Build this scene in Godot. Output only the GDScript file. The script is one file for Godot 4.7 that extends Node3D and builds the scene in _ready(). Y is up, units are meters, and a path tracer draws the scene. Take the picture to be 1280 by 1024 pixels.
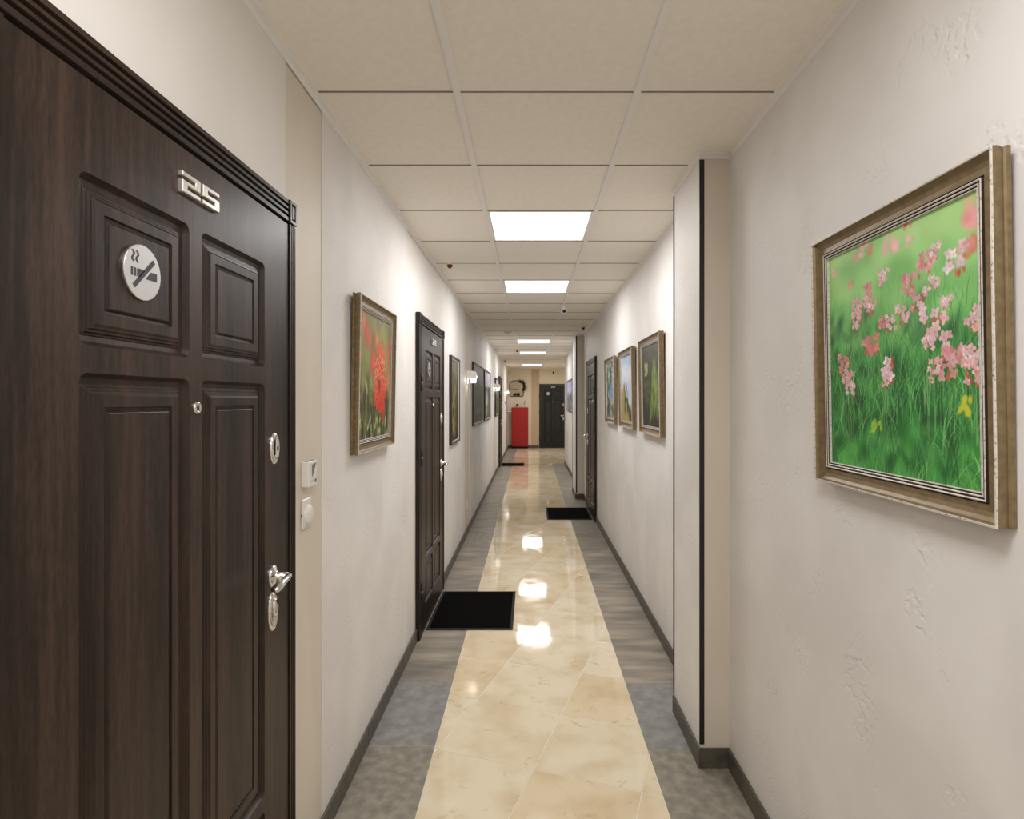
extends Node3D

const CAM_H := 1.526            # eye height
const TOP := 2.554              # ceiling height
const LEFT := -0.725            # face of the left wall
const RIGHT := 0.83             # face of the right wall
const FAR := 18.7               # depth of the end wall
const BACK := -2.6              # depth of the wall behind the camera
const ROW0 := 1.926             # a cross joint of the ceiling grid; rows every 0.6 m
const LAMP_E := 1.5
const WIDE := 1.9               # how far the far passage opens to the right

var M := {}
var taken := {}
var rng := RandomNumberGenerator.new()


# ------------------------------------------------------------------ nodes
func numbered(called: String) -> String:
	if not taken.has(called):
		taken[called] = 0
		return called
	taken[called] += 1
	return "%s_%03d" % [called, taken[called]]


func thing(called: String, label: String, category: String, at := Vector3.ZERO, turn := 0.0, group := "", kind := "") -> Node3D:
	var o := Node3D.new()
	o.name = numbered(called)
	add_child(o)
	o.position = at
	o.rotation.y = turn
	o.set_meta("label", label)
	o.set_meta("category", category)
	if group:
		o.set_meta("group", group)
	if kind:
		o.set_meta("kind", kind)
	return o


func begin() -> SurfaceTool:
	var st := SurfaceTool.new()
	st.begin(Mesh.PRIMITIVE_TRIANGLES)
	st.set_smooth_group(-1)
	return st


func part(parent: Node, called: String, st: SurfaceTool, mat: Material, label := "") -> MeshInstance3D:
	st.generate_normals()
	return put(parent, called, st.commit(), mat, label)


func put(parent: Node, called: String, mesh: Mesh, mat: Material, label := "") -> MeshInstance3D:
	var o := MeshInstance3D.new()
	o.name = called
	o.mesh = mesh
	o.material_override = mat
	parent.add_child(o, true)
	if label:
		o.set_meta("label", label)
	return o


# ------------------------------------------------------------------ shapes
# corners run counter-clockwise seen from outside
func quad(st: SurfaceTool, a: Vector3, b: Vector3, c: Vector3, d: Vector3) -> void:
	for p in [a, c, b, a, d, c]:
		st.add_vertex(p)


func tri(st: SurfaceTool, a: Vector3, b: Vector3, c: Vector3) -> void:
	for p in [a, c, b]:
		st.add_vertex(p)


func box(st: SurfaceTool, lo: Vector3, hi: Vector3, bev := 0.0) -> void:
	var c := (lo + hi) / 2.0
	var h := (hi - lo) / 2.0
	var k := minf(bev, minf(h.x, minf(h.y, h.z)) * 0.95)
	var ax := [Vector3.RIGHT, Vector3.UP, Vector3.BACK]
	for i in 3:
		var u: Vector3 = ax[(i + 1) % 3]
		var v: Vector3 = ax[(i + 2) % 3]
		var hu: float = h[(i + 1) % 3]
		var hv: float = h[(i + 2) % 3]
		for s in [-1.0, 1.0]:
			var m: Vector3 = c + ax[i] * h[i] * s
			var du := u * (hu - k)
			var dv = v * (hv - k) * s
			quad(st, m - du - dv, m + du - dv, m + du + dv, m - du + dv)
	if k <= 0.0:
		return
	for i in 3:
		var j := (i + 1) % 3
		var l := (i + 2) % 3
		for sj in [-1.0, 1.0]:
			for sl in [-1.0, 1.0]:
				var w: Vector3 = ax[i] * (h[i] - k)
				var p: Vector3 = c + ax[j] * h[j] * sj + ax[l] * (h[l] - k) * sl
				var q: Vector3 = c + ax[j] * (h[j] - k) * sj + ax[l] * h[l] * sl
				quad_out(st, p - w, p + w, q + w, q - w, c)
	for sx in [-1.0, 1.0]:
		for sy in [-1.0, 1.0]:
			for sz in [-1.0, 1.0]:
				var e := Vector3(h.x * sx, h.y * sy, h.z * sz)
				var a := c + e - Vector3(0, k * sy, k * sz)
				var b := c + e - Vector3(k * sx, 0, k * sz)
				var d := c + e - Vector3(k * sx, k * sy, 0)
				if (b - a).cross(d - a).dot(e) > 0:
					tri(st, a, b, d)
				else:
					tri(st, a, d, b)


func quad_out(st: SurfaceTool, a: Vector3, b: Vector3, c: Vector3, d: Vector3, from: Vector3) -> void:
	if (b - a).cross(c - a).dot((a + c) / 2.0 - from) >= 0:
		quad(st, a, b, c, d)
	else:
		quad(st, a, d, c, b)


# profile: Vector2(radius, height along the axis), from the base up; axis z = out of the wall
func lathe(st: SurfaceTool, prof: Array, xf: Transform3D, n := 24, sx := 1.0, sy := 1.0, smooth := true) -> void:
	st.set_smooth_group(0 if smooth else -1)
	for i in prof.size() - 1:
		for k in n:
			var a := TAU * k / n
			var b := TAU * (k + 1) / n
			var p: Vector2 = prof[i]
			var q: Vector2 = prof[i + 1]
			var pa := xf * Vector3(cos(a) * p.x * sx, sin(a) * p.x * sy, p.y)
			var pb := xf * Vector3(cos(b) * p.x * sx, sin(b) * p.x * sy, p.y)
			var qa := xf * Vector3(cos(a) * q.x * sx, sin(a) * q.x * sy, q.y)
			var qb := xf * Vector3(cos(b) * q.x * sx, sin(b) * q.x * sy, q.y)
			if p.x > 0.00001:
				tri(st, pa, pb, qb)
			if q.x > 0.00001:
				tri(st, pa, qb, qa)
	st.set_smooth_group(-1)


func tube(st: SurfaceTool, pts: Array, radii: Array, n := 8, flat := 1.0) -> void:
	st.set_smooth_group(0)
	var rings := []
	var up := Vector3(0.13, 0.98, 0.11).normalized()
	for i in pts.size():
		var d: Vector3 = (pts[mini(i + 1, pts.size() - 1)] - pts[maxi(i - 1, 0)]).normalized()
		var s := d.cross(up).normalized()
		var t := s.cross(d).normalized()
		var ring := []
		for k in n:
			var a := TAU * k / n
			ring.append(pts[i] + (s * cos(a) + t * sin(a) * flat) * radii[i])
		rings.append(ring)
	for i in pts.size() - 1:
		for k in n:
			var j := (k + 1) % n
			quad(st, rings[i][k], rings[i + 1][k], rings[i + 1][j], rings[i][j])
	for k in n:
		tri(st, pts[0], rings[0][k], rings[0][(k + 1) % n])
		tri(st, pts[-1], rings[-1][(k + 1) % n], rings[-1][k])
	st.set_smooth_group(-1)


# a moulding mitred round a rectangle in the x-y plane; prof: Vector2(inset, height)
func moulding(st: SurfaceTool, lo: Vector2, hi: Vector2, prof: Array) -> void:
	for i in prof.size() - 1:
		var a := rect_ring(lo, hi, prof[i].x, prof[i].y)
		var b := rect_ring(lo, hi, prof[i + 1].x, prof[i + 1].y)
		for k in 4:
			var j := (k + 1) % 4
			quad(st, a[k], a[j], b[j], b[k])


func rect_ring(lo: Vector2, hi: Vector2, o: float, z: float) -> Array:
	return [Vector3(lo.x + o, lo.y + o, z), Vector3(hi.x - o, lo.y + o, z), Vector3(hi.x - o, hi.y - o, z), Vector3(lo.x + o, hi.y - o, z)]


func round_ring(lo: Vector2, hi: Vector2, o: float, r: float, z: float, n := 5) -> Array:
	var out := []
	var l := lo + Vector2(o, o)
	var h := hi - Vector2(o, o)
	var cs := [Vector2(l.x + r, l.y + r), Vector2(h.x - r, l.y + r), Vector2(h.x - r, h.y - r), Vector2(l.x + r, h.y - r)]
	for k in 4:
		for i in n:
			var a := PI + PI / 2 * k + PI / 2 * i / (n - 1)
			out.append(Vector3(cs[k].x + cos(a) * r, cs[k].y + sin(a) * r, z))
	return out


func bridge(st: SurfaceTool, a: Array, b: Array) -> void:
	for k in a.size():
		var j := (k + 1) % a.size()
		quad(st, a[k], a[j], b[j], b[k])


func sheet(w: float, h: float, mid: Vector3) -> ArrayMesh:
	var st := begin()
	var p := [Vector3(-w / 2, -h / 2, 0), Vector3(w / 2, -h / 2, 0), Vector3(w / 2, h / 2, 0), Vector3(-w / 2, h / 2, 0)]
	var uv := [Vector2(0, 1), Vector2(1, 1), Vector2(1, 0), Vector2(0, 0)]
	for i in [0, 2, 1, 0, 3, 2]:
		st.set_uv(uv[i])
		st.add_vertex(mid + p[i])
	st.generate_normals()
	return st.commit()


# ------------------------------------------------------------------ materials
func plain(c: Color, rough := 0.6, metal := 0.0) -> StandardMaterial3D:
	var m := StandardMaterial3D.new()
	m.albedo_color = c
	m.roughness = rough
	m.metallic = metal
	return m


func noise(kind: int, freq: float, seed_: int, octaves := 4, warp := 0.0) -> FastNoiseLite:
	var n := FastNoiseLite.new()
	n.noise_type = kind
	n.frequency = freq
	n.seed = seed_
	n.fractal_octaves = octaves
	if warp > 0:
		n.domain_warp_enabled = true
		n.domain_warp_amplitude = warp
		n.domain_warp_frequency = freq * 0.8
	return n


func ramp(stops: Array) -> Gradient:
	var g := Gradient.new()
	var o := PackedFloat32Array()
	var c := PackedColorArray()
	for s in stops:
		o.append(s[0])
		c.append(s[1])
	g.offsets = o
	g.colors = c
	return g


func ntex(n: FastNoiseLite, size: int, stops := []) -> NoiseTexture2D:
	var t := NoiseTexture2D.new()
	t.width = size
	t.height = size
	t.seamless = true
	t.noise = n
	if stops:
		t.color_ramp = ramp(stops)
	return t


func rgb(r: int, g: int, b: int) -> Color:
	return Color8(r, g, b)


func stretched(n: FastNoiseLite, w: int, h0: int, h: int) -> PackedByteArray:
	var im := n.get_image(w, h0)
	im.convert(Image.FORMAT_L8)
	im.resize(w, h, Image.INTERPOLATE_CUBIC)
	return im.get_data()


func wood_image() -> Image:
	var w := 512
	var h := 1024
	var a := stretched(noise(FastNoiseLite.TYPE_SIMPLEX_SMOOTH, 0.012, 3, 3), w, 40, h)
	var b := stretched(noise(FastNoiseLite.TYPE_SIMPLEX, 0.09, 8, 3), w, 64, h)
	var c := stretched(noise(FastNoiseLite.TYPE_SIMPLEX, 0.3, 11, 2), w, 200, h)
	var im := Image.create(w, h, false, Image.FORMAT_RGB8)
	var dark := Color8(29, 22, 18)
	var mid := Color8(47, 36, 30)
	var pale := Color8(65, 50, 42)
	for y in h:
		for x in w:
			var i := y * w + x
			var t := a[i] / 255.0 * 0.45 + b[i] / 255.0 * 0.33 + c[i] / 255.0 * 0.22
			t = clampf((t - 0.28) / 0.44, 0.0, 1.0)
			im.set_pixel(x, y, dark.lerp(mid, t * 2.0) if t < 0.5 else mid.lerp(pale, t * 2.0 - 1.0))
	return im


func plaster_relief() -> ImageTexture:
	var s := 1024
	var a := noise(FastNoiseLite.TYPE_SIMPLEX_SMOOTH, 0.006, 21, 3).get_seamless_image(s, s)
	var b := noise(FastNoiseLite.TYPE_SIMPLEX, 0.055, 5, 3).get_seamless_image(s, s)
	var c := noise(FastNoiseLite.TYPE_SIMPLEX_SMOOTH, 0.02, 15, 2).get_seamless_image(s, s)
	for im in [a, b, c]:
		im.convert(Image.FORMAT_L8)
	var da: PackedByteArray = a.get_data()
	var db: PackedByteArray = b.get_data()
	var dc: PackedByteArray = c.get_data()
	var out := PackedByteArray()
	out.resize(s * s)
	for i in s * s:
		var m := smoothstep(0.60, 0.80, da[i] / 255.0)
		var rough := 1.0 - smoothstep(0.28, 0.5, db[i] / 255.0)
		out[i] = int(clampf(140.0 + (dc[i] - 128) * 0.12 - m * rough * 95.0, 0, 255))
	return ImageTexture.create_from_image(Image.create_from_data(s, s, false, Image.FORMAT_L8, out))


func stone_texture() -> ImageTexture:
	# cloudy cream with soft tan drifts and a few thin broken veins
	var z := 768
	var a := noise(FastNoiseLite.TYPE_SIMPLEX_SMOOTH, 0.004, 61, 5, 60.0).get_seamless_image(z, z)
	var b := noise(FastNoiseLite.TYPE_SIMPLEX_SMOOTH, 0.005, 67, 5, 90.0).get_seamless_image(z, z)
	var c := noise(FastNoiseLite.TYPE_SIMPLEX_SMOOTH, 0.012, 69, 3).get_seamless_image(z, z)
	for p in [a, b, c]:
		p.convert(Image.FORMAT_L8)
	var da: PackedByteArray = a.get_data()
	var db: PackedByteArray = b.get_data()
	var dc: PackedByteArray = c.get_data()
	var out := Image.create(z, z, false, Image.FORMAT_RGB8)
	var pale := Color8(238, 226, 200)
	var warm := Color8(228, 212, 181)
	var tan := Color8(204, 180, 142)
	for i in z * z:
		var col := pale.lerp(warm, smoothstep(0.25, 0.75, da[i] / 255.0))
		var vein := 1.0 - smoothstep(0.0, 0.05, absf(db[i] / 255.0 - 0.5))
		col = col.lerp(tan, vein * smoothstep(0.5, 0.85, dc[i] / 255.0) * 0.6 + smoothstep(0.62, 0.95, da[i] / 255.0) * 0.35)
		out.set_pixel(i % z, i / z, col)
	return ImageTexture.create_from_image(out)


func make_materials() -> void:
	var wood := wood_image()
	var across: Image = wood.duplicate()
	across.rotate_90(CLOCKWISE)
	for k in [["wood", wood, Vector3(1, 0.42, 1)], ["wood_across", across, Vector3(0.42, 1, 1)]]:
		var m := plain(Color.WHITE, 0.38)
		m.albedo_texture = ImageTexture.create_from_image(k[1])
		m.uv1_triplanar = true
		m.uv1_scale = k[2]
		m.metallic_specular = 0.36
		m.heightmap_enabled = true
		m.heightmap_scale = 0.025
		m.heightmap_texture = m.albedo_texture
		M[k[0]] = m
	M.end_wood = plain(rgb(18, 16, 15), 0.55)

	var relief := plaster_relief()
	var tones := ntex(noise(FastNoiseLite.TYPE_SIMPLEX_SMOOTH, 0.005, 31, 4, 30.0), 512, [[0.25, rgb(226, 223, 220)], [0.5, rgb(231, 228, 225)], [0.78, rgb(235, 233, 230)]])
	var pl := plain(Color.WHITE, 0.62)
	pl.albedo_texture = tones
	pl.uv1_triplanar = true
	pl.uv1_world_triplanar = true
	pl.uv1_scale = Vector3(0.55, 0.55, 0.55)
	pl.heightmap_enabled = true
	pl.heightmap_texture = relief
	pl.heightmap_scale = 0.32
	M.plaster = pl
	var beige := plain(Color.WHITE, 0.55)
	beige.albedo_texture = ntex(noise(FastNoiseLite.TYPE_SIMPLEX_SMOOTH, 0.01, 41, 3), 256, [[0.3, rgb(218, 208, 193)], [0.7, rgb(223, 214, 200)]])
	beige.uv1_triplanar = true
	beige.uv1_world_triplanar = true
	beige.uv1_scale = Vector3(0.8, 0.3, 0.8)
	M.beige = beige
	var ivory := plain(Color.WHITE, 0.55)
	ivory.albedo_texture = ntex(noise(FastNoiseLite.TYPE_SIMPLEX_SMOOTH, 0.01, 43, 3), 256, [[0.3, rgb(229, 225, 219)], [0.7, rgb(233, 229, 224)]])
	ivory.uv1_triplanar = true
	ivory.uv1_world_triplanar = true
	ivory.uv1_scale = Vector3(0.8, 0.3, 0.8)
	M.ivory = ivory
	M.tan_strip = plain(rgb(196, 173, 142), 0.6)
	M.end_paint = plain(rgb(228, 215, 190), 0.6)

	var ct := plain(Color.WHITE, 0.85)
	ct.albedo_texture = ntex(noise(FastNoiseLite.TYPE_SIMPLEX, 0.05, 51, 3), 256, [[0.3, rgb(246, 240, 230)], [0.7, rgb(248, 243, 234)]])
	ct.uv1_triplanar = true
	ct.uv1_scale = Vector3(1.7, 1.7, 1.7)
	M.ceiling_tile = ct
	M.grid = plain(rgb(244, 241, 238), 0.5)
	M.bar_lip = plain(rgb(158, 150, 138), 0.6)
	M.slab = plain(rgb(170, 165, 160), 0.9)

	# polished cream stone, three cuts of it
	var stone := stone_texture()
	var grit := ntex(noise(FastNoiseLite.TYPE_SIMPLEX, 0.02, 66, 3), 256, [[0.2, rgb(10, 10, 10)], [0.8, rgb(24, 24, 24)]])
	for k in 2:
		var m := plain([Color.WHITE, rgb(249, 244, 236)][k], 1.0)
		m.albedo_texture = stone
		m.roughness_texture = grit
		m.metallic_specular = 0.5
		M["cream_%d" % k] = m
	M.grout = plain(rgb(236, 231, 220), 0.8)
	var g1 := ntex(noise(FastNoiseLite.TYPE_SIMPLEX_SMOOTH, 0.022, 71, 6, 12.0), 512, [[0.15, rgb(124, 120, 110)], [0.5, rgb(141, 136, 124)], [0.85, rgb(159, 152, 138)]])
	var g2 := ntex(noise(FastNoiseLite.TYPE_SIMPLEX_SMOOTH, 0.018, 73, 6, 16.0), 512, [[0.15, rgb(128, 127, 126)], [0.5, rgb(141, 140, 137)], [0.85, rgb(155, 153, 149)]])
	var g3 := ntex(noise(FastNoiseLite.TYPE_SIMPLEX_SMOOTH, 0.011, 77, 5, 14.0), 512, [[0.15, rgb(122, 117, 108)], [0.45, rgb(143, 136, 125)], [0.6, rgb(152, 144, 131)], [0.85, rgb(172, 162, 146)]])
	for k in 3:
		var m := plain(Color.WHITE, 0.34)
		m.albedo_texture = [g1, g2, g3][k]
		m.metallic_specular = 0.4
		if k == 2:
			m.uv1_scale = Vector3(0.3, 1.3, 1)
		M["grey_%d" % k] = m
	var sk := plain(rgb(160, 157, 152), 0.45)
	sk.albedo_texture = g1
	sk.uv1_triplanar = true
	sk.uv1_world_triplanar = true
	M.skirting = sk

	M.black_strip = plain(rgb(26, 20, 20), 0.5)
	M.chrome = plain(rgb(222, 220, 216), 0.12, 1.0)
	M.numeral = plain(rgb(214, 211, 204), 0.28, 0.7)
	M.brushed = plain(rgb(205, 205, 205), 0.35, 0.85)
	M.dark_print = plain(rgb(52, 52, 56), 0.5)
	M.hole = plain(rgb(12, 11, 11), 0.6)
	M.white_plastic = plain(rgb(232, 229, 222), 0.35)
	M.soft_grey = plain(rgb(120, 122, 126), 0.4)
	M.blue_mark = plain(rgb(60, 84, 130), 0.4)
	var gilt := plain(Color.WHITE, 0.42, 0.25)
	gilt.albedo_texture = ntex(noise(FastNoiseLite.TYPE_SIMPLEX, 0.03, 81, 4), 256, [[0.2, rgb(118, 100, 70)], [0.8, rgb(136, 117, 84)]])
	gilt.uv1_triplanar = true
	gilt.uv1_scale = Vector3(4, 4, 4)
	M.gilt = gilt
	var lip := plain(Color.WHITE, 0.4)
	lip.albedo_texture = ntex(noise(FastNoiseLite.TYPE_CELLULAR, 0.06, 83, 2), 256, [[0.1, rgb(120, 92, 72)], [0.22, rgb(196, 190, 180)], [0.9, rgb(222, 217, 208)]])
	lip.uv1_triplanar = true
	lip.uv1_scale = Vector3(6, 6, 6)
	M.silver_line = lip
	M.frame_groove = plain(rgb(62, 48, 38), 0.6)
	M.dark_frame = plain(rgb(48, 40, 33), 0.4)
	M.rubber = plain(rgb(12, 12, 12), 0.7)
	var pile := plain(Color.WHITE, 0.95)
	pile.albedo_texture = ntex(noise(FastNoiseLite.TYPE_SIMPLEX, 0.2, 91, 2), 256, [[0.2, rgb(10, 10, 10)], [0.8, rgb(22, 22, 22)]])
	pile.metallic_specular = 0.1
	pile.uv1_triplanar = true
	pile.uv1_scale = Vector3(4, 4, 4)
	pile.heightmap_enabled = true
	pile.heightmap_texture = pile.albedo_texture
	pile.heightmap_scale = 0.3
	M.pile = pile
	M.red_metal = plain(rgb(160, 14, 17), 0.35)
	M.red_lens = plain(rgb(110, 14, 20), 0.2)
	M.dark_lens = plain(rgb(20, 17, 14), 0.15)
	M.twig = plain(rgb(34, 29, 25), 0.8)
	M.dry_leaf = plain(rgb(44, 46, 36), 0.8)
	M.dull_mirror = plain(rgb(186, 174, 146), 0.45)
	M.trunking = plain(rgb(138, 140, 142), 0.5)
	M.glow = plain(Color.WHITE, 0.5)
	M.glow.emission_enabled = true
	M.glow.emission = rgb(255, 254, 252)
	M.glow.emission_energy_multiplier = 1.8
	M.lit_glass = plain(Color.WHITE, 0.4)
	M.lit_glass.emission_enabled = true
	M.lit_glass.emission = rgb(255, 250, 240)
	M.lit_glass.emission_energy_multiplier = 1.6


# ------------------------------------------------------------------ setting
func slab(parent: Node, called: String, x0: float, x1: float, y0: float, y1: float, d0: float, d1: float, mat: Material, bev := 0.0) -> MeshInstance3D:
	var st := begin()
	box(st, Vector3(minf(x0, x1), y0, -d1), Vector3(maxf(x0, x1), y1, -d0), bev)
	return part(parent, called, st, mat)


func poly_tile(poly: PackedVector2Array, tilt: Vector2, off: Vector2, turn: float, scale: float) -> ArrayMesh:
	var st := begin()
	var mid := Vector2.ZERO
	for p in poly:
		mid += p / poly.size()
	var n := poly.size()
	var top := []
	var rim := []
	var low := []
	for p in poly:
		var q := p + (mid - p).normalized() * 0.0016
		var lift := (q - mid).dot(tilt)
		top.append(Vector3(q.x, lift, -q.y))
		rim.append(Vector3(p.x, lift - 0.0012, -p.y))
		low.append(Vector3(p.x, -0.0055, -p.y))
	var c := Vector3(mid.x, 0, -mid.y)
	var put_v := func(v: Vector3) -> void:
		st.set_uv((Vector2(v.x, v.z).rotated(turn) * scale) + off)
		st.add_vertex(v)
	for k in n:
		var j := (k + 1) % n
		for v in [c, top[j], top[k]] if (top[k] - c).cross(top[j] - c).y > 0 else [c, top[k], top[j]]:
			put_v.call(v)
		for pair in [[top, rim], [rim, low]]:
			var a: Vector3 = pair[0][k]
			var b: Vector3 = pair[0][j]
			var e: Vector3 = pair[1][j]
			var f: Vector3 = pair[1][k]
			if (b - a).cross(e - a).dot((a + e) / 2 - c - Vector3(0, -0.003, 0)) > 0:
				for v in [a, e, b, a, f, e]:
					put_v.call(v)
			else:
				for v in [a, b, e, a, e, f]:
					put_v.call(v)
	st.generate_normals()
	return st.commit()


func rect2(x0: float, x1: float, d0: float, d1: float) -> PackedVector2Array:
	return PackedVector2Array([Vector2(x0, d0), Vector2(x1, d0), Vector2(x1, d1), Vector2(x0, d1)])


func build_floor() -> void:
	var f := thing("floor", "floor of glossy cream diagonal tiles between grey stone borders", "floor", Vector3.ZERO, 0, "", "structure")
	slab(f, "screed", LEFT - 0.1, WIDE + 0.1, -0.12, -0.0018, BACK - 0.1, FAR + 0.1, M.grout)
	var cream_l := -0.421
	var cream_r := 0.512
	# cream tiles, 0.444 m squares turned by 18 degrees
	var a := deg_to_rad(18.0)
	var eu := Vector2(sin(a), cos(a))
	var ev := Vector2(cos(a), -sin(a))
	var pitch := 0.4445
	for region in [rect2(cream_l + 0.001, cream_r - 0.001, BACK, FAR), rect2(cream_r + 0.0005, WIDE, 14.0, FAR)]:
		for i in range(-12, 46):
			for j in range(-20, 14):
				var u0 := 2.28 + pitch * i
				var v0 := -0.728 + pitch * j
				var g := 0.0017
				var p := PackedVector2Array()
				for c in [[g, g], [pitch - g, g], [pitch - g, pitch - g], [g, pitch - g]]:
					p.append(eu * (u0 + c[0]) + ev * (v0 + c[1]))
				for hit in Geometry2D.intersect_polygons(p, region):
					var area := 0.0
					for k in hit.size():
						area += hit[k].cross(hit[(k + 1) % hit.size()])
					if absf(area) < 0.002:
						continue
					var tilt := Vector2(rng.randf_range(-1, 1), rng.randf_range(-1, 1)) * 0.0009
					put(f, "floor_tile", poly_tile(hit, tilt, Vector2(rng.randf(), rng.randf()), rng.randi_range(0, 3) * PI / 2 + a, 0.75), M["cream_%d" % rng.randi_range(0, 1)])
	# grey border tiles
	var step := 0.585
	for side in 2:
		var x0: float = [LEFT, cream_r + 0.001][side]
		var x1: float = [cream_l - 0.001, RIGHT][side]
		var first: float = [2.559, 2.536][side]
		var last: float = [FAR, 14.0][side]
		var k := int(floor((BACK - first) / step))
		while first + k * step < last:
			var d0 := maxf(first + k * step + 0.0013, BACK)
			var d1 := minf(first + (k + 1) * step - 0.0013, last)
			# counted from the joint nearest the camera in view
			var mat: int = 2
			if k < 0:
				mat = 0
			elif k == 0:
				mat = 1
			elif k > 3 and rng.randf() < 0.3:
				mat = 0
			put(f, "border_tile", poly_tile(rect2(x0, x1, d0, d1), Vector2(rng.randf_range(-1, 1), rng.randf_range(-1, 1)) * 0.0006, Vector2(rng.randf(), rng.randf()), 0.0, 0.9 if mat == 2 else 1.25), M["grey_%d" % mat])
			k += 1


func build_skirting() -> void:
	# runs along a wall: [node, axis, fixed, from, to, sign]
	var l := thing("baseboard_left", "dark grey tile skirting along the wall with the numbered doors", "baseboard", Vector3.ZERO, 0, "", "structure")
	for run in [[BACK, 0.675], [1.731, 3.655], [4.705, 13.195], [14.27, FAR]]:
		skirting_run(l, run[0], run[1], LEFT, LEFT + 0.01)
	var r := thing("baseboard_right", "dark grey tile skirting stepping round the shallow pillars", "baseboard", Vector3.ZERO, 0, "", "structure")
	for run in [[BACK, 2.40], [2.84, 7.255], [8.315, 8.96], [9.70, 14.0]]:
		skirting_run(r, run[0], run[1], RIGHT - 0.01, RIGHT)
	for p in [[2.41, 2.84], [8.97, 9.70]]:
		slab(r, "skirting_tile", 0.697, 0.707, 0, 0.081, p[0] - 0.01, p[1], M.skirting, 0.0015)
		slab(r, "skirting_tile", 0.7075, RIGHT, 0, 0.081, p[0] - 0.01, p[0], M.skirting, 0.0015)
	var e := thing("baseboard_end", "dark grey tile skirting at the foot of the end wall", "baseboard", Vector3.ZERO, 0, "", "structure")
	var x := LEFT + 0.011
	while x < 0.27:
		slab(e, "skirting_tile", x, minf(x + 0.49, 0.275) - 0.002, 0, 0.081, FAR - 0.01, FAR, M.skirting, 0.0015)
		x += 0.49


func skirting_run(parent: Node, d0: float, d1: float, x0: float, x1: float) -> void:
	var step := 0.585
	var k := int(floor((d0 - 2.55) / step))
	while 2.55 + k * step < d1:
		var a := maxf(2.55 + k * step + 0.001, d0)
		var b := minf(2.55 + (k + 1) * step - 0.001, d1)
		if b - a > 0.01:
			slab(parent, "skirting_tile", x0, x1, 0, 0.081, a, b, M.skirting, 0.0015)
		k += 1


func build_walls() -> void:
	var l := thing("wall_left", "off white plaster wall with beige strips and numbered doors", "wall", Vector3.ZERO, 0, "", "structure")
	slab(l, "masonry", LEFT - 0.16, LEFT - 0.012, 0, TOP + 0.1, BACK - 0.1, FAR + 0.1, M.slab)
	for s in [[BACK, 1.712, "ivory"], [2.016, 3.404, "plaster"], [4.99, 6.39, "plaster"], [6.9, 11.45, "plaster"], [12.0, 13.0, "plaster"], [14.45, 16.45, "plaster"], [16.85, FAR, "plaster"]]:
		slab(l, "plaster_panel", LEFT - 0.012, LEFT, 0, TOP, s[0], s[1], M[s[2]], 0.0008)
	for s in [[1.712, 2.016, "beige"], [3.404, 4.99, "ivory"], [6.39, 6.9, "beige"], [11.45, 12.0, "beige"], [13.0, 14.45, "ivory"], [16.45, 16.85, "beige"]]:
		slab(l, "painted_strip", LEFT - 0.012, LEFT - 0.0035, 0, TOP, s[0], s[1], M[s[2]])
	var r := thing("wall_right", "off white textured plaster wall hung with gilt framed pictures", "wall", Vector3.ZERO, 0, "", "structure")
	slab(r, "masonry", RIGHT + 0.012, RIGHT + 0.16, 0, TOP + 0.1, BACK - 0.1, 14.0, M.slab)
	for s in [[BACK, 7.0], [8.5, 14.0]]:
		slab(r, "plaster_panel", RIGHT, RIGHT + 0.012, 0, TOP, s[0], s[1], M.plaster, 0.0008)
	slab(r, "painted_strip", RIGHT + 0.0035, RIGHT + 0.012, 0, TOP, 7.0, 8.5, M.ivory)
	slab(r, "wall_end_face", RIGHT, RIGHT + 0.16, 0, TOP, 14.0, 14.01, M.ivory)
	var e := thing("wall_end", "cream end wall with a tan strip beside the black door", "wall", Vector3.ZERO, 0, "", "structure")
	slab(e, "masonry", LEFT - 0.1, WIDE + 0.1, 0, TOP + 0.1, FAR + 0.012, FAR + 0.16, M.slab)
	slab(e, "painted_panel", LEFT, 0.03, 0, TOP, FAR, FAR + 0.012, M.end_paint)
	slab(e, "tan_strip", 0.03, 0.285, 0, TOP, FAR + 0.003, FAR + 0.012, M.tan_strip)
	slab(e, "painted_panel", 0.285, WIDE, 0, TOP, FAR, FAR + 0.012, M.end_paint)
	var s2 := thing("wall_passage", "cream wall closing the far side passage", "wall", Vector3.ZERO, 0, "", "structure")
	slab(s2, "masonry", WIDE, WIDE + 0.12, 0, TOP + 0.1, 13.9, FAR + 0.1, M.beige)
	slab(s2, "return", RIGHT + 0.16, WIDE, 0, TOP + 0.1, 13.88, 14.0, M.beige)
	var b := thing("wall_back", "off white plaster wall at the near end of the corridor", "wall", Vector3.ZERO, 0, "", "structure")
	slab(b, "masonry", LEFT - 0.1, RIGHT + 0.1, 0, TOP + 0.1, BACK - 0.14, BACK, M.plaster)
	# shallow pillars with dark corner profiles
	for p in [[2.41, 2.84, "shallow plaster pillar with dark corner strip beside the pink flower picture"], [8.97, 9.70, "shallow plaster pillar with dark corner strip beyond the door with handle and mat"]]:
		var o := thing("pillar", p[2], "pillar", Vector3.ZERO, 0, "shallow wall pillars", "structure")
		slab(o, "body", 0.711, RIGHT + 0.005, 0, TOP, p[0], p[1], M.beige)
		slab(o, "face_panel", 0.707, 0.711, 0.081, TOP - 0.02, p[0] + 0.001, p[1] - 0.001, M.plaster, 0.0005)
		slab(o, "corner_strip", 0.704, 0.724, 0.095, TOP - 0.024, p[0] - 0.003, p[0] + 0.002, M.black_strip)
		slab(o, "corner_strip", 0.7015, 0.712, 0.085, TOP - 0.024, p[1] - 0.002, p[1] + 0.003, M.black_strip)


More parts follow.
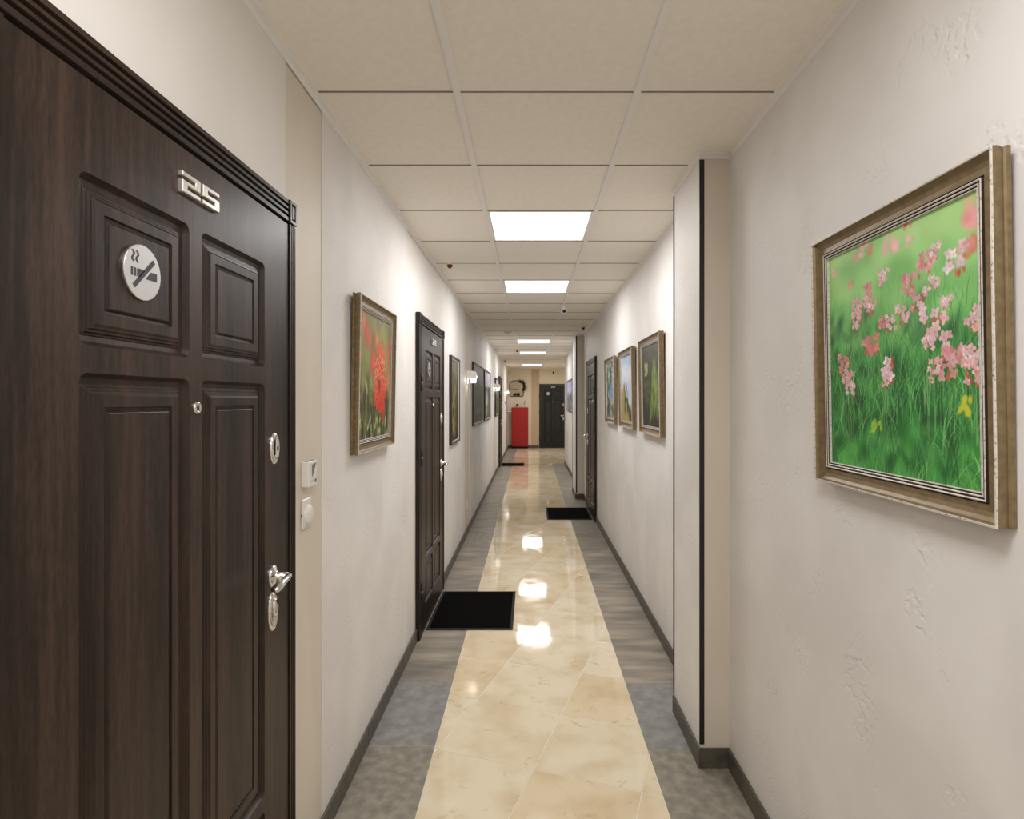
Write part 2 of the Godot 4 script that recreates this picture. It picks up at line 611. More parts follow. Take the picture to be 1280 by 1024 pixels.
func build_ceiling() -> void:
	var c := thing("ceiling", "suspended ceiling of square cream tiles in a white grid", "ceiling", Vector3.ZERO, 0, "", "structure")
	slab(c, "slab", LEFT - 0.1, WIDE + 0.1, TOP + 0.12, TOP + 0.24, BACK - 0.1, FAR + 0.1, M.slab)
	var cols := [[LEFT, -0.245], [-0.245, 0.355], [0.355, RIGHT]]
	var lamps := [-6, -3, 2, 5, 13, 17, 24]
	for k in range(-8, 29):
		var d0 := maxf(ROW0 + k * 0.6, BACK)
		var d1 := minf(ROW0 + (k + 1) * 0.6, FAR)
		if d1 <= BACK + 0.01 or d0 >= FAR - 0.01:
			continue
		var here := cols.duplicate()
		if d1 > 14.0:
			here[2] = [0.355, 0.955]
			here.append_array([[0.955, 1.555], [1.555, WIDE]])
		for i in here.size():
			if i == 1 and k in lamps or i == 3 and k == 24:
				continue
			var lo := Vector3(here[i][0] + 0.004, 0.0015, -d1 + 0.0045)
			var hi := Vector3(here[i][1] - 0.004, 0.018, -d0 - 0.0045)
			var st := begin()
			var mid := Vector3((lo.x + hi.x) / 2, 0, (lo.z + hi.z) / 2)
			box(st, lo - mid, hi - mid)
			var t := part(c, "ceiling_tile", st, M.ceiling_tile)
			t.position = mid + Vector3(0, TOP + rng.randf_range(-0.0008, 0.0008), 0)
		slab(c, "cross_bar_lip", here[0][0], here[-1][1], TOP - 0.0016, TOP + 0.0185, d1 - 0.002, d1 + 0.002, M.bar_lip)
		slab(c, "cross_bar", here[0][0], here[-1][1], TOP + 0.0185, TOP + 0.024, d1 - 0.012, d1 + 0.012, M.frame_groove)
	for x in [-0.245, 0.355]:
		slab(c, "main_bar", x - 0.012, x + 0.012, TOP - 0.004, TOP + 0.001, BACK, FAR, M.grid, 0.0006)
	for x in [0.955, 1.555]:
		slab(c, "main_bar", x - 0.012, x + 0.012, TOP - 0.004, TOP + 0.001, 14.0, FAR, M.grid)
	slab(c, "edge_angle", LEFT, LEFT + 0.02, TOP - 0.004, TOP + 0.004, BACK, FAR, M.grid)
	slab(c, "edge_angle", LEFT, LEFT + 0.002, TOP - 0.022, TOP - 0.004, BACK, FAR, M.grid)
	for run in [[BACK, 2.38], [2.84, 8.94], [9.70, 14.0]]:
		slab(c, "edge_angle", RIGHT - 0.02, RIGHT, TOP - 0.004, TOP + 0.004, run[0], run[1], M.grid)
		slab(c, "edge_angle", RIGHT - 0.002, RIGHT, TOP - 0.022, TOP - 0.004, run[0], run[1], M.grid)
	for p in [[2.41, 2.84], [8.97, 9.70]]:
		slab(c, "edge_angle", 0.687, 0.707, TOP - 0.004, TOP + 0.004, p[0] - 0.02, p[1], M.grid)
		slab(c, "edge_angle", 0.7035, 0.707, TOP - 0.02, TOP - 0.004, p[0] - 0.003, p[1], M.grid)
		slab(c, "edge_angle", 0.707, RIGHT, TOP - 0.004, TOP + 0.004, p[0] - 0.02, p[0], M.grid)
		slab(c, "edge_angle", 0.707, RIGHT, TOP - 0.02, TOP - 0.004, p[0] - 0.003, p[0], M.grid)
	slab(c, "edge_angle", LEFT, WIDE, TOP - 0.004, TOP + 0.004, FAR - 0.02, FAR, M.grid)


func ceiling_light(row: int, label: String, x := 0.055) -> void:
	var o := thing("ceiling_light", label, "ceiling light", Vector3(x, TOP, -(ROW0 + row * 0.6 + 0.3)), 0, "square ceiling light panels")
	var st := begin()
	# flat white rim, then the glowing sheet set just inside it
	var prof := [Vector2(0.0, 0.004), Vector2(0.0, -0.001), Vector2(0.012, -0.001), Vector2(0.013, 0.002), Vector2(0.013, 0.02)]
	var turned := Transform3D(Basis(Vector3.RIGHT, PI / 2), Vector3.ZERO)
	var flat := begin()
	var flipped := []
	for p in prof:
		flipped.append(Vector2(p.x, -p.y))
	moulding(flat, Vector2(-0.288, -0.288), Vector2(0.288, 0.288), flipped)
	flat.generate_normals()
	st.append_from(flat.commit(), 0, turned)
	put(o, "frame", st.commit(), M.grid)
	var s2 := begin()
	box(s2, Vector3(-0.276, 0.002, -0.276), Vector3(0.276, 0.008, 0.276))
	part(o, "diffuser", s2, M.glow, "glowing white diffuser")
	var lamp := AreaLight3D.new()
	lamp.name = "panel_glow"
	lamp.area_size = Vector2(0.54, 0.54)
	lamp.light_energy = LAMP_E
	lamp.light_color = rgb(253, 250, 249)
	lamp.area_range = 30.0
	lamp.shadow_enabled = true
	lamp.rotation.x = -PI / 2
	lamp.position.y = -0.004
	o.add_child(lamp, true)


# ------------------------------------------------------------------ doors
const LEAF_W := 0.91
const LEAF_H := 2.039
const PANELS := [[0.129, 0.423, 1.614, 1.890], [0.467, 0.762, 1.614, 1.890], [0.129, 0.423, 0.478, 1.571], [0.467, 0.762, 0.478, 1.571], [0.129, 0.423, 0.165, 0.440], [0.467, 0.762, 0.165, 0.440]]


# local axes: x along the wall as one faces it, z out of the wall; the leaf's lower hinge corner is at x = 0 (x = LEAF_W if mirrored)
func door(label: String, at: Vector3, turn: float, mirrored: bool, number: String, sign_on: bool, fluted := true, tall := 1.0, wide := 1.0) -> Node3D:
	var d := thing("door_%d" % (taken.get("doors", 0) + 1), label, "door", at, turn, "", "structure")
	taken["doors"] = taken.get("doors", 0) + 1
	d.scale = Vector3(wide, tall, 1)
	var wood: Material = M.wood if fluted else M.end_wood
	var wood_x: Material = M.wood_across if fluted else M.end_wood
	var fx := func(a: float) -> float: return LEAF_W - a if mirrored else a
	var front := 0.02
	# leaf: a flat sheet with openings that the moulded panels fill
	var xs := [0.0, 0.129, 0.423, 0.467, 0.762, LEAF_W]
	var ys := [0.012, 0.165, 0.440, 0.478, 1.571, 1.614, 1.890, LEAF_H]
	var st := begin()
	for i in xs.size() - 1:
		for j in ys.size() - 1:
			if (i == 1 or i == 3) and (j == 1 or j == 3 or j == 5):
				continue
			var xa: float = minf(fx.call(xs[i]), fx.call(xs[i + 1]))
			var xb: float = maxf(fx.call(xs[i]), fx.call(xs[i + 1]))
			quad(st, Vector3(xa, ys[j], front), Vector3(xb, ys[j], front), Vector3(xb, ys[j + 1], front), Vector3(xa, ys[j + 1], front))
	var edge := [Vector3(0, 0.012, front), Vector3(LEAF_W, 0.012, front), Vector3(LEAF_W, LEAF_H, front), Vector3(0, LEAF_H, front)]
	var rear := []
	for p in edge:
		rear.append(Vector3(p.x, p.y, 0.001))
	bridge(st, rear, edge)
	var leaf := part(d, "leaf", st, wood)
	for p in PANELS:
		var lo := Vector2(minf(fx.call(p[0]), fx.call(p[1])), p[2])
		var hi := Vector2(maxf(fx.call(p[0]), fx.call(p[1])), p[3])
		# Vector3: inset, corner radius, height
		var prof := [Vector3(0, 0.0001, 0), Vector3(0.0005, 0.016, 0), Vector3(0.004, 0.0145, -0.0045), Vector3(0.008, 0.012, -0.0085), Vector3(0.017, 0.006, -0.0095), Vector3(0.019, 0.002, -0.0085),
			Vector3(0.0215, 0.001, -0.0083), Vector3(0.024, 0.0008, -0.0062), Vector3(0.0275, 0.0006, -0.006), Vector3(0.030, 0.0005, -0.0038), Vector3(0.0335, 0.0004, -0.0035), Vector3(0.0375, 0.0004, -0.001),
			Vector3(0.056, 0.003, -0.001), Vector3(0.0575, 0.003, -0.0045), Vector3(0.0625, 0.002, -0.005), Vector3(0.066, 0.001, -0.0015), Vector3(0.0675, 0.001, -0.001)]
		var sp := begin()
		for i in prof.size() - 1:
			bridge(sp, round_ring(lo, hi, prof[i].x, prof[i].y, front + prof[i].z * 1.35), round_ring(lo, hi, prof[i + 1].x, prof[i + 1].y, front + prof[i + 1].z * 1.35))
		var r := rect_ring(lo, hi, 0.0675, front - 0.00135)
		quad(sp, r[0], r[1], r[2], r[3])
		part(leaf, "moulded_panel", sp, wood)
	# fluted surround
	var z0 := 0.0
	var hinge_w := 0.09 if fluted else 0.03
	var lock_w := 0.045 if fluted else 0.03
	var head_h := 0.07 if fluted else 0.03
	for side in 2:
		var w: float = [hinge_w, lock_w][side]
		var sj := begin()
		var x0: float = [-w, LEAF_W + 0.003][side]
		var x1: float = [-0.003, LEAF_W + w][side]
		if mirrored:
			var keep := x0
			x0 = LEAF_W - x1
			x1 = LEAF_W - keep
		flutes(sj, x0, x1, 0.0, LEAF_H + 0.002, z0, 0.024, 3 if fluted else 1, false)
		part(d, "jamb", sj, wood)
	var sh := begin()
	var hx0 := -hinge_w if not mirrored else -lock_w
	var hx1 := LEAF_W + (lock_w if not mirrored else hinge_w)
	var bl := 0.047 if fluted else 0.0
	flutes(sh, hx0 + bl, hx1 - bl, LEAF_H + 0.008, LEAF_H + head_h, z0, 0.024, 3 if fluted else 1, true)
	part(d, "head_moulding", sh, wood_x)
	if fluted:
		for x in [hx0, hx1 - bl]:
			var sb := begin()
			var lo := Vector2(x + 0.0008, LEAF_H + 0.006)
			var hi := Vector2(x + bl - 0.0008, LEAF_H + head_h + 0.002)
			moulding(sb, lo, hi, [Vector2(0, 0), Vector2(0, 0.026), Vector2(0.001, 0.028), Vector2(0.009, 0.028), Vector2(0.0105, 0.021), Vector2(0.014, 0.021), Vector2(0.0155, 0.027)])
			var r := rect_ring(lo, hi, 0.0155, 0.027)
			quad(sb, r[0], r[1], r[2], r[3])
			part(d, "corner_block", sb, wood)
	var sw := begin()
	box(sw, Vector3(0, 0, 0), Vector3(LEAF_W, 0.011, 0.02), 0.001)
	part(d, "sill_bar", sw, M.hole)
	# hinges
	for y in [0.30, 1.17, 1.66]:
		var shg := begin()
		var hx: float = fx.call(-0.03)
		tube(shg, [Vector3(hx, y - 0.055, 0.026), Vector3(hx, y - 0.002, 0.026)], [0.0075, 0.0075], 10)
		tube(shg, [Vector3(hx, y + 0.002, 0.026), Vector3(hx, y + 0.055, 0.026)], [0.0075, 0.0075], 10)
		var hg := part(d, "hinge", shg, M.black_strip, "dark barrel hinge")
		var spin := begin()
		tube(spin, [Vector3(hx, y - 0.002, 0.026), Vector3(hx, y + 0.002, 0.026)], [0.008, 0.008], 10)
		part(hg, "bearing_ring", spin, M.chrome)
	door_fittings(d, fx, front, mirrored)
	if sign_on:
		no_smoking(d, Vector3(fx.call(0.275), 1.758, front - 0.001))
	var x := 0.384
	for ch in number:
		digit(d, ch, Vector3(x, 1.946, front))
		x += 0.0735
	return d


# a strip with lengthwise grooves; along x if lying, else along y
func flutes(st: SurfaceTool, x0: float, x1: float, y0: float, y1: float, z0: float, z1: float, grooves: int, lying: bool) -> void:
	var across := (y1 - y0) if lying else (x1 - x0)
	var prof := [Vector2(0, z0), Vector2(0, z1 - 0.001), Vector2(0.001, z1)]
	for g in grooves:
		var m := across * (g + 1.0) / (grooves + 1.0)
		var w := minf(0.0045, across * 0.09)
		prof.append_array([Vector2(m - w, z1), Vector2(m - w * 0.55, z1 - 0.007), Vector2(m + w * 0.35, z1 - 0.007), Vector2(m + w, z1)])
	prof.append_array([Vector2(across - 0.001, z1), Vector2(across, z1 - 0.001), Vector2(across, z0)])
	for i in prof.size() - 1:
		var p: Vector2 = prof[i]
		var q: Vector2 = prof[i + 1]
		if lying:
			quad(st, Vector3(x0, y0 + p.x, p.y), Vector3(x1, y0 + p.x, p.y), Vector3(x1, y0 + q.x, q.y), Vector3(x0, y0 + q.x, q.y))
		else:
			quad(st, Vector3(x0 + p.x, y1, p.y), Vector3(x0 + p.x, y0, p.y), Vector3(x0 + q.x, y0, q.y), Vector3(x0 + q.x, y1, q.y))
	for s in 2:
		var fan := []
		for p in prof:
			fan.append(Vector3([x0, x1][s], y0 + p.x, p.y) if lying else Vector3(x0 + p.x, [y0, y1][s], p.y))
		for i in range(1, fan.size() - 1):
			if (s == 0) != lying:
				tri(st, fan[0], fan[i], fan[i + 1])
			else:
				tri(st, fan[0], fan[i + 1], fan[i])


func door_fittings(d: Node3D, fx: Callable, front: float, mirrored: bool) -> void:
	var xf := func(a: float, y: float) -> Transform3D: return Transform3D(Basis(), Vector3(fx.call(a), y, front))
	var s := begin()
	lathe(s, [Vector2(0.0135, 0), Vector2(0.0135, 0.003), Vector2(0.0115, 0.006), Vector2(0.008, 0.0065), Vector2(0.007, 0.004), Vector2(0, 0.004)], xf.call(0.446, 1.511), 20)
	var peep := part(d, "peephole", s, M.chrome, "chrome peephole")
	s = begin()
	lathe(s, [Vector2(0.005, 0.0042), Vector2(0.0045, 0.0052), Vector2(0, 0.0056)], xf.call(0.446, 1.511), 14)
	part(peep, "lens", s, M.dark_lens)
	# upper lock: upright oval plate, raised keyhole cover
	s = begin()
	lathe(s, [Vector2(0.025, 0), Vector2(0.025, 0.004), Vector2(0.0225, 0.008), Vector2(0.018, 0.0095), Vector2(0.0165, 0.0085), Vector2(0, 0.0085)], xf.call(0.812, 1.395), 30, 1.0, 1.75)
	var lock := part(d, "lock_plate", s, M.chrome, "chrome oval lock plate with keyhole")
	s = begin()
	var c := Vector3(fx.call(0.812), 1.395, front)
	box(s, c + Vector3(-0.007, -0.024, 0.0083), c + Vector3(0.007, 0.026, 0.0125), 0.002)
	part(lock, "keyhole_cover", s, M.chrome)
	s = begin()
	box(s, c + Vector3(-0.005, -0.005, 0.0122), c + Vector3(0.005, 0.006, 0.0131))
	part(lock, "keyhole", s, M.hole)
	# lever handle
	s = begin()
	lathe(s, [Vector2(0.026, 0), Vector2(0.026, 0.004), Vector2(0.023, 0.009), Vector2(0.013, 0.011), Vector2(0.0105, 0.016), Vector2(0.0095, 0.044), Vector2(0, 0.046)], xf.call(0.806, 1.046), 26, 1.0, 1.15)
	var hd := part(d, "handle", s, M.chrome, "chrome lever handle")
	s = begin()
	var dirx := 1.0 if mirrored else -1.0
	var h := Vector3(fx.call(0.806), 1.046, front)
	var run := [[-0.008, 0.003, 0.043, 0.007], [0.012, 0.005, 0.05, 0.0085], [0.035, 0.006, 0.054, 0.0095], [0.062, 0.004, 0.055, 0.011], [0.088, -0.002, 0.053, 0.013], [0.1, -0.006, 0.051, 0.011], [0.104, -0.008, 0.05, 0.005]]
	var pts := []
	var rad := []
	for p in run:
		pts.append(h + Vector3(dirx * p[0], p[1], p[2]))
		rad.append(p[3])
	tube(s, pts, rad, 14, 0.75)
	part(hd, "lever", s, M.chrome)
	# lower lock: larger oval with a swinging cover
	s = begin()
	lathe(s, [Vector2(0.026, 0), Vector2(0.026, 0.004), Vector2(0.0235, 0.008), Vector2(0.019, 0.0095), Vector2(0.017, 0.008), Vector2(0, 0.008)], xf.call(0.802, 0.951), 30, 1.0, 2.05)
	var low := part(d, "lock_plate", s, M.chrome, "larger chrome oval lock plate")
	s = begin()
	lathe(s, [Vector2(0.013, 0.008), Vector2(0.0125, 0.013), Vector2(0.009, 0.0155), Vector2(0, 0.016)], xf.call(0.802, 0.962), 20, 0.9, 1.9)
	var cov := part(low, "swing_cover", s, M.chrome)
	s = begin()
	var k := Vector3(fx.call(0.803), 0.978, front)
	box(s, k + Vector3(-0.004, -0.006, 0.013), k + Vector3(0.004, 0.006, 0.0165), 0.001)
	part(low, "keyhole", s, M.hole)


func no_smoking(d: Node3D, at: Vector3) -> void:
	var xf := Transform3D(Basis(), at)
	var s := begin()
	lathe(s, [Vector2(0.05, 0), Vector2(0.05, 0.0035), Vector2(0.0492, 0.0042), Vector2(0, 0.0042)], xf, 48, 1, 1, false)
	var disc := part(d, "no_smoking_sign", s, M.brushed, "round silver no smoking sign")
	var z := 0.0047
	# the marks are thin dark plates; the cigarette stops either side of the slash
	var slash := [Vector2(-0.56, -0.5), Vector2(-0.44, -0.62), Vector2(0.66, 0.46), Vector2(0.54, 0.58)]
	plate(disc, "slash_mark", slash, at, z, M.dark_print)
	plate(disc, "cigarette_mark", [Vector2(0.14, -0.2), Vector2(0.76, -0.2), Vector2(0.76, 0.1), Vector2(0.42, 0.1)], at, z, M.dark_print)
	plate(disc, "cigarette_mark", [Vector2(-0.32, -0.2), Vector2(-0.2, -0.2), Vector2(0.1, 0.1), Vector2(-0.32, 0.1)], at, z, M.dark_print)
	for x in [-0.64, -0.48]:
		plate(disc, "filter_mark", [Vector2(x, -0.2), Vector2(x + 0.09, -0.2), Vector2(x + 0.09, 0.1), Vector2(x, 0.1)], at, z, M.dark_print)
	for x in [-0.6, -0.38]:
		var pts := [Vector2(0.06, 0.28), Vector2(-0.04, 0.38), Vector2(0.0, 0.47), Vector2(0.08, 0.54), Vector2(0.06, 0.62), Vector2(-0.02, 0.7)]
		var left := []
		var right := []
		for p in pts:
			left.append(Vector2(x + p.x, p.y + 0.02))
			right.push_front(Vector2(x + p.x + 0.085, p.y + 0.02))
		var sm := begin()
		for i in pts.size() - 1:
			var q := [left[i], right[pts.size() - 1 - i], right[pts.size() - 2 - i], left[i + 1]]
			var v := []
			for p in q:
				v.append(at + Vector3(p.x * 0.05, p.y * 0.05, z))
			quad(sm, v[0], v[1], v[2], v[3])
		part(disc, "smoke_mark", sm, M.dark_print)


func plate(parent: Node, called: String, poly: Array, at: Vector3, z: float, mat: Material) -> void:
	var s := begin()
	var top := []
	var low := []
	for p in poly:
		top.append(at + Vector3(p.x * 0.05, p.y * 0.05, z))
		low.append(at + Vector3(p.x * 0.05, p.y * 0.05, z - 0.0006))
	bridge(s, low, top)
	for i in range(1, top.size() - 1):
		tri(s, top[0], top[i], top[i + 1])
	part(parent, called, s, mat)


# an extruded outline (counter-clockwise) with chamfered front edges
func stamp(st: SurfaceTool, outline: Array, at: Vector3, deep: float) -> void:
	var n := outline.size()
	var c := 0.0016
	var low := []
	var rim := []
	var top := []
	var flat := PackedVector2Array()
	for i in n:
		var p := Vector2(outline[i][0], outline[i][1])
		var before := p - Vector2(outline[i - 1][0], outline[i - 1][1])
		var after := Vector2(outline[(i + 1) % n][0], outline[(i + 1) % n][1]) - p
		var inward := Vector2(-before.y, before.x).normalized() + Vector2(-after.y, after.x).normalized()
		var q := p + inward * c
		low.append(at + Vector3(p.x, p.y, 0))
		rim.append(at + Vector3(p.x, p.y, deep - c))
		top.append(at + Vector3(q.x, q.y, deep))
		flat.append(q)
	bridge(st, low, rim)
	bridge(st, rim, top)
	var idx := Geometry2D.triangulate_polygon(flat)
	for k in range(0, idx.size(), 3):
		var a: Vector3 = top[idx[k]]
		var b: Vector3 = top[idx[k + 1]]
		var d: Vector3 = top[idx[k + 2]]
		if (b - a).cross(d - a).z > 0:
			tri(st, a, b, d)
		else:
			tri(st, a, d, b)


func digit(d: Node3D, ch: String, at: Vector3) -> void:
	var w := 0.064
	var h := 0.042
	var t := 0.0092
	var u := 0.018
	var m := h / 2
	var lo := m - t / 2
	var hi := m + t / 2
	var s := begin()
	if ch == "2":
		stamp(s, [[0, 0], [w, 0], [w, t], [u, t], [u, lo], [w, lo], [w, h], [0, h], [0, h - t], [w - u, h - t], [w - u, hi], [0, hi]], at, 0.0095)
	elif ch == "5":
		stamp(s, [[0, 0], [w, 0], [w, hi], [u, hi], [u, h - t], [w, h - t], [w, h], [0, h], [0, lo], [w - u, lo], [w - u, t], [0, t]], at, 0.0095)
	else:
		var bars: String = {"6": "afgedc", "8": "abcdefg"}[ch]
		var place := {"a": [0, h - t, w, h], "d": [0, 0, w, t], "g": [0, lo, w, hi], "f": [0, lo, u, h], "e": [0, 0, u, hi], "b": [w - u, lo, w, h], "c": [w - u, 0, w, hi]}
		for b in bars:
			var r: Array = place[b]
			box(s, at + Vector3(r[0], r[1], 0), at + Vector3(r[2], r[3], 0.0095))
	part(d, "numeral", s, M.numeral, "chrome numeral %s" % ch)


# ------------------------------------------------------------------ pictures
var im: Image
var side_px := 256


func dab(x: float, y: float, rx: float, ry: float, turn: float, col: Color, soft: float, strength := 1.0) -> void:
	# an ellipse in shares of the picture, edge blurred by soft (share of its radius)
	var w := im.get_width()
	var h := im.get_height()
	var reach := maxf(rx, ry) * (1.0 + soft)
	var ca := cos(turn)
	var sa := sin(turn)
	for py in range(maxi(0, int((y - reach) * h)), mini(h, int((y + reach) * h) + 2)):
		for px in range(maxi(0, int((x - reach) * w)), mini(w, int((x + reach) * w) + 2)):
			var dx := (px + 0.5) / w - x
			var dy := (py + 0.5) / h - y
			var q := sqrt(pow((dx * ca + dy * sa) / rx, 2) + pow((dy * ca - dx * sa) / ry, 2))
			var k := 1.0 - smoothstep(1.0 - soft, 1.0 + soft, q)
			if k > 0.003:
				im.set_pixel(px, py, im.get_pixel(px, py).lerp(col, k * strength))


func blade(x: float, y: float, lean: float, long: float, wide: float, col: Color, strength := 1.0) -> void:
	var w := im.get_width()
	var h := im.get_height()
	var n := int(long * h)
	for i in n:
		var t := float(i) / n
		var cy := (y - long * t) * h
		var cx := (x + lean * t * t) * w
		var half := maxf(0.6, wide * w * (1.0 - t) * (0.5 + t))
		for px in range(int(floor(cx - half - 1)), int(ceil(cx + half + 1))):
			if px < 0 or px >= w or cy < 0 or cy >= h:
				continue
			var k := clampf(half + 0.5 - absf(px + 0.5 - cx), 0, 1) * strength
			if k > 0:
				im.set_pixel(px, int(cy), im.get_pixel(px, int(cy)).lerp(col, k))


func ground(stops: Array, mottle: float, freq: float, seed_: int) -> void:
	var g := ramp(stops)
	var n := noise(FastNoiseLite.TYPE_SIMPLEX_SMOOTH, freq, seed_, 4)
	var w := im.get_width()
	var h := im.get_height()
	for y in h:
		for x in w:
			im.set_pixel(x, y, g.sample(clampf(float(y) / h + n.get_noise_2d(x, y) * mottle, 0, 1)))


func jitter(c: Color, k: float) -> Color:
	return Color.from_hsv(fposmod(c.h + rng.randf_range(-0.03, 0.03), 1.0), clampf(c.s + rng.randf_range(-k, k), 0, 1), clampf(c.v + rng.randf_range(-k, k), 0, 1))


func blossom(x: float, y: float, r: float, white: float, soft: float) -> void:
	# a head of many small four-petalled flowers with red buds among them
	for i in 8:
		dab(x + rng.randf_range(-0.8, 0.8) * r, y + rng.randf_range(-0.5, 1.0) * r, r * 0.13, r * 0.24, rng.randf_range(-0.6, 0.6), jitter(rgb(206, 92, 76), 0.07), soft + 0.3, 0.85)
	for i in 11:
		var fx := x + rng.randf_range(-0.95, 0.95) * r
		var fy := y + rng.randf_range(-0.95, 0.7) * r
		var col := jitter(rgb(226, 138, 140).lerp(rgb(250, 228, 234), clampf(white + rng.randf_range(-0.3, 0.3), 0, 1)), 0.04)
		var t0 := rng.randf() * TAU
		for k in 4:
			var a := t0 + k * PI / 2 + rng.randf_range(-0.3, 0.3)
			dab(fx + cos(a) * r * 0.19, fy + sin(a) * r * 0.16, r * rng.randf_range(0.17, 0.25), r * 0.14, a, col.darkened(rng.randf() * 0.14), soft)
		dab(fx, fy, r * 0.06, r * 0.06, 0, rgb(206, 120, 116), soft, 0.7)


func paint(kind: String) -> ImageTexture:
	rng.seed = hash(kind)
	match kind:
		"pink_flowers":
			im = Image.create(640, 640, false, Image.FORMAT_RGB8)
			ground([[0.0, rgb(168, 212, 134)], [0.2, rgb(146, 206, 122)], [0.4, rgb(104, 178, 92)], [0.58, rgb(66, 138, 66)], [0.8, rgb(62, 132, 66)], [1.0, rgb(78, 154, 76)]], 0.12, 0.007, 4)
			for i in 60:
				dab(rng.randf(), rng.randf_range(0.0, 0.45), rng.randf_range(0.03, 0.09), rng.randf_range(0.02, 0.06), 0, jitter([rgb(170, 220, 140), rgb(112, 184, 100)][i % 2], 0.06), 0.9, 0.4)
			for i in 90:
				var y := rng.randf_range(0.3, 0.85)
				dab(rng.randf(), y, rng.randf_range(0.015, 0.05), rng.randf_range(0.02, 0.06), rng.randf(), jitter(rgb(30, 66, 40), 0.05), 0.8, 0.3 + y * 0.3)
			# soft flowers far off
			for f in [[0.5, 0.05, 0.045, 0.8], [0.62, 0.0, 0.02, 0.1], [0.64, 0.07, 0.022, 0.8], [0.05, 0.08, 0.02, 0.7], [0.31, 0.03, 0.03, 0.7], [0.24, 0.05, 0.02, 0.5], [0.36, 0.04, 0.02, 0.2], [0.97, 0.18, 0.03, 0.0], [0.98, 0.07, 0.06, 0.7], [0.98, 0.12, 0.05, 0.6], [0.20, 0.17, 0.02, 0.4]]:
				for i in 9:
					dab(f[0] + rng.randf_range(-1, 1) * f[2], f[1] + rng.randf_range(-1, 1) * f[2], f[2] * 0.45, f[2] * 0.45, 0, jitter(rgb(216, 96, 80).lerp(rgb(244, 206, 208), f[3]), 0.05), 0.8, 0.7)
			for i in 700:
				var y := rng.randf_range(0.3, 0.75)
				var near := (y - 0.3) / 0.5
				blade(rng.randf(), y, rng.randf_range(-0.10, 0.10) * (0.4 + near), rng.randf_range(0.05, 0.14), 0.0025 + 0.003 * near, jitter([rgb(88, 176, 92), rgb(60, 144, 70), rgb(140, 208, 124), rgb(36, 92, 50)][rng.randi_range(0, 3)], 0.06), 0.25 + near * 0.4)
			# heads of blossom: x, y, size, whiteness, blur
			for f in [[0.33, 0.22, 0.036, 0.05, 0.6], [0.46, 0.18, 0.036, 0.75, 0.55], [0.72, 0.18, 0.045, 0.2, 0.5], [0.77, 0.15, 0.034, 0.7, 0.5], [0.89, 0.20, 0.055, 0.8, 0.5], [0.77, 0.26, 0.03, 0.85, 0.45], [0.62, 0.24, 0.042, 0.15, 0.45], [0.68, 0.31, 0.045, 0.5, 0.4], [0.25, 0.29, 0.05, 0.6, 0.4],
					[0.35, 0.28, 0.042, 0.55, 0.45], [0.24, 0.35, 0.03, 0.6, 0.4], [0.50, 0.38, 0.036, 0.7, 0.35], [0.44, 0.37, 0.028, 0.0, 0.4], [0.59, 0.36, 0.034, 0.6, 0.4], [0.83, 0.36, 0.034, 0.9, 0.45], [0.55, 0.33, 0.02, 0.7, 0.5]]:
				blossom(f[0], f[1], f[2], f[3], f[4])
			for i in 620:
				var y := rng.randf_range(0.5, 1.15)
				var near := (y - 0.5) / 0.6
				blade(rng.randf(), y, rng.randf_range(-0.14, 0.14), rng.randf_range(0.07, 0.2), 0.003 + 0.005 * near, jitter([rgb(84, 188, 92), rgb(56, 156, 68), rgb(132, 212, 110), rgb(30, 84, 44), rgb(172, 224, 140)][rng.randi_range(0, 4)], 0.06), 0.5)
			for i in 60:
				dab(rng.randf(), rng.randf_range(0.8, 1.0), rng.randf_range(0.02, 0.05), rng.randf_range(0.02, 0.05), rng.randf(), jitter([rgb(94, 186, 88), rgb(34, 88, 44)][i % 2], 0.06), 0.8, 0.4)
			for f in [[0.97, 0.42, 0.042, 0.75, 0.25], [0.76, 0.42, 0.062, 0.8, 0.2], [0.73, 0.48, 0.03, 0.9, 0.2], [0.35, 0.45, 0.055, 0.0, 0.25], [0.12, 0.53, 0.045, 0.15, 0.25], [0.15, 0.59, 0.04, 0.5, 0.22], [0.18, 0.64, 0.038, 0.8, 0.2], [0.46, 0.56, 0.056, 0.8, 0.18], [0.45, 0.62, 0.025, 0.85, 0.2],
					[0.86, 0.51, 0.05, 0.7, 0.18], [0.84, 0.57, 0.055, 0.4, 0.18], [0.77, 0.57, 0.034, 0.6, 0.18], [0.75, 0.62, 0.014, 0.6, 0.2], [0.97, 0.57, 0.05, 0.95, 0.15], [0.95, 0.61, 0.04, 0.5, 0.15]]:
				for k in 3:
					blade(f[0] + rng.randf_range(-0.03, 0.03), f[1] + 0.24, 0.0, 0.24, 0.002, rgb(150, 190, 120), 0.7)
				blossom(f[0], f[1], f[2] * 1.1, f[3], f[4])
			for i in 9:
				dab(0.93 + rng.randf_range(-0.05, 0.05), 0.72 + rng.randf_range(-0.03, 0.03), 0.010, 0.016, rng.randf(), rgb(206, 204, 62), 0.5, 0.9)
			for i in 8:
				dab(0.38 + rng.randf_range(-0.03, 0.04), 0.82 + rng.randf_range(-0.03, 0.03), 0.008, 0.018, rng.randf(), rgb(170, 206, 70), 0.5, 0.9)
		"red_flower":
			im = Image.create(384, 400, false, Image.FORMAT_RGB8)
			ground([[0.0, rgb(138, 126, 98)], [0.25, rgb(150, 144, 92)], [0.5, rgb(132, 136, 76)], [0.68, rgb(76, 72, 48)], [0.85, rgb(50, 52, 32)], [1.0, rgb(40, 44, 28)]], 0.25, 0.012, 9)
			for i in 40:
				dab(rng.randf(), rng.randf_range(0.0, 0.6), rng.randf_range(0.04, 0.12), rng.randf_range(0.05, 0.12), 0, jitter([rgb(164, 156, 100), rgb(98, 96, 56), rgb(150, 160, 84)][i % 3], 0.05), 0.9, 0.45)
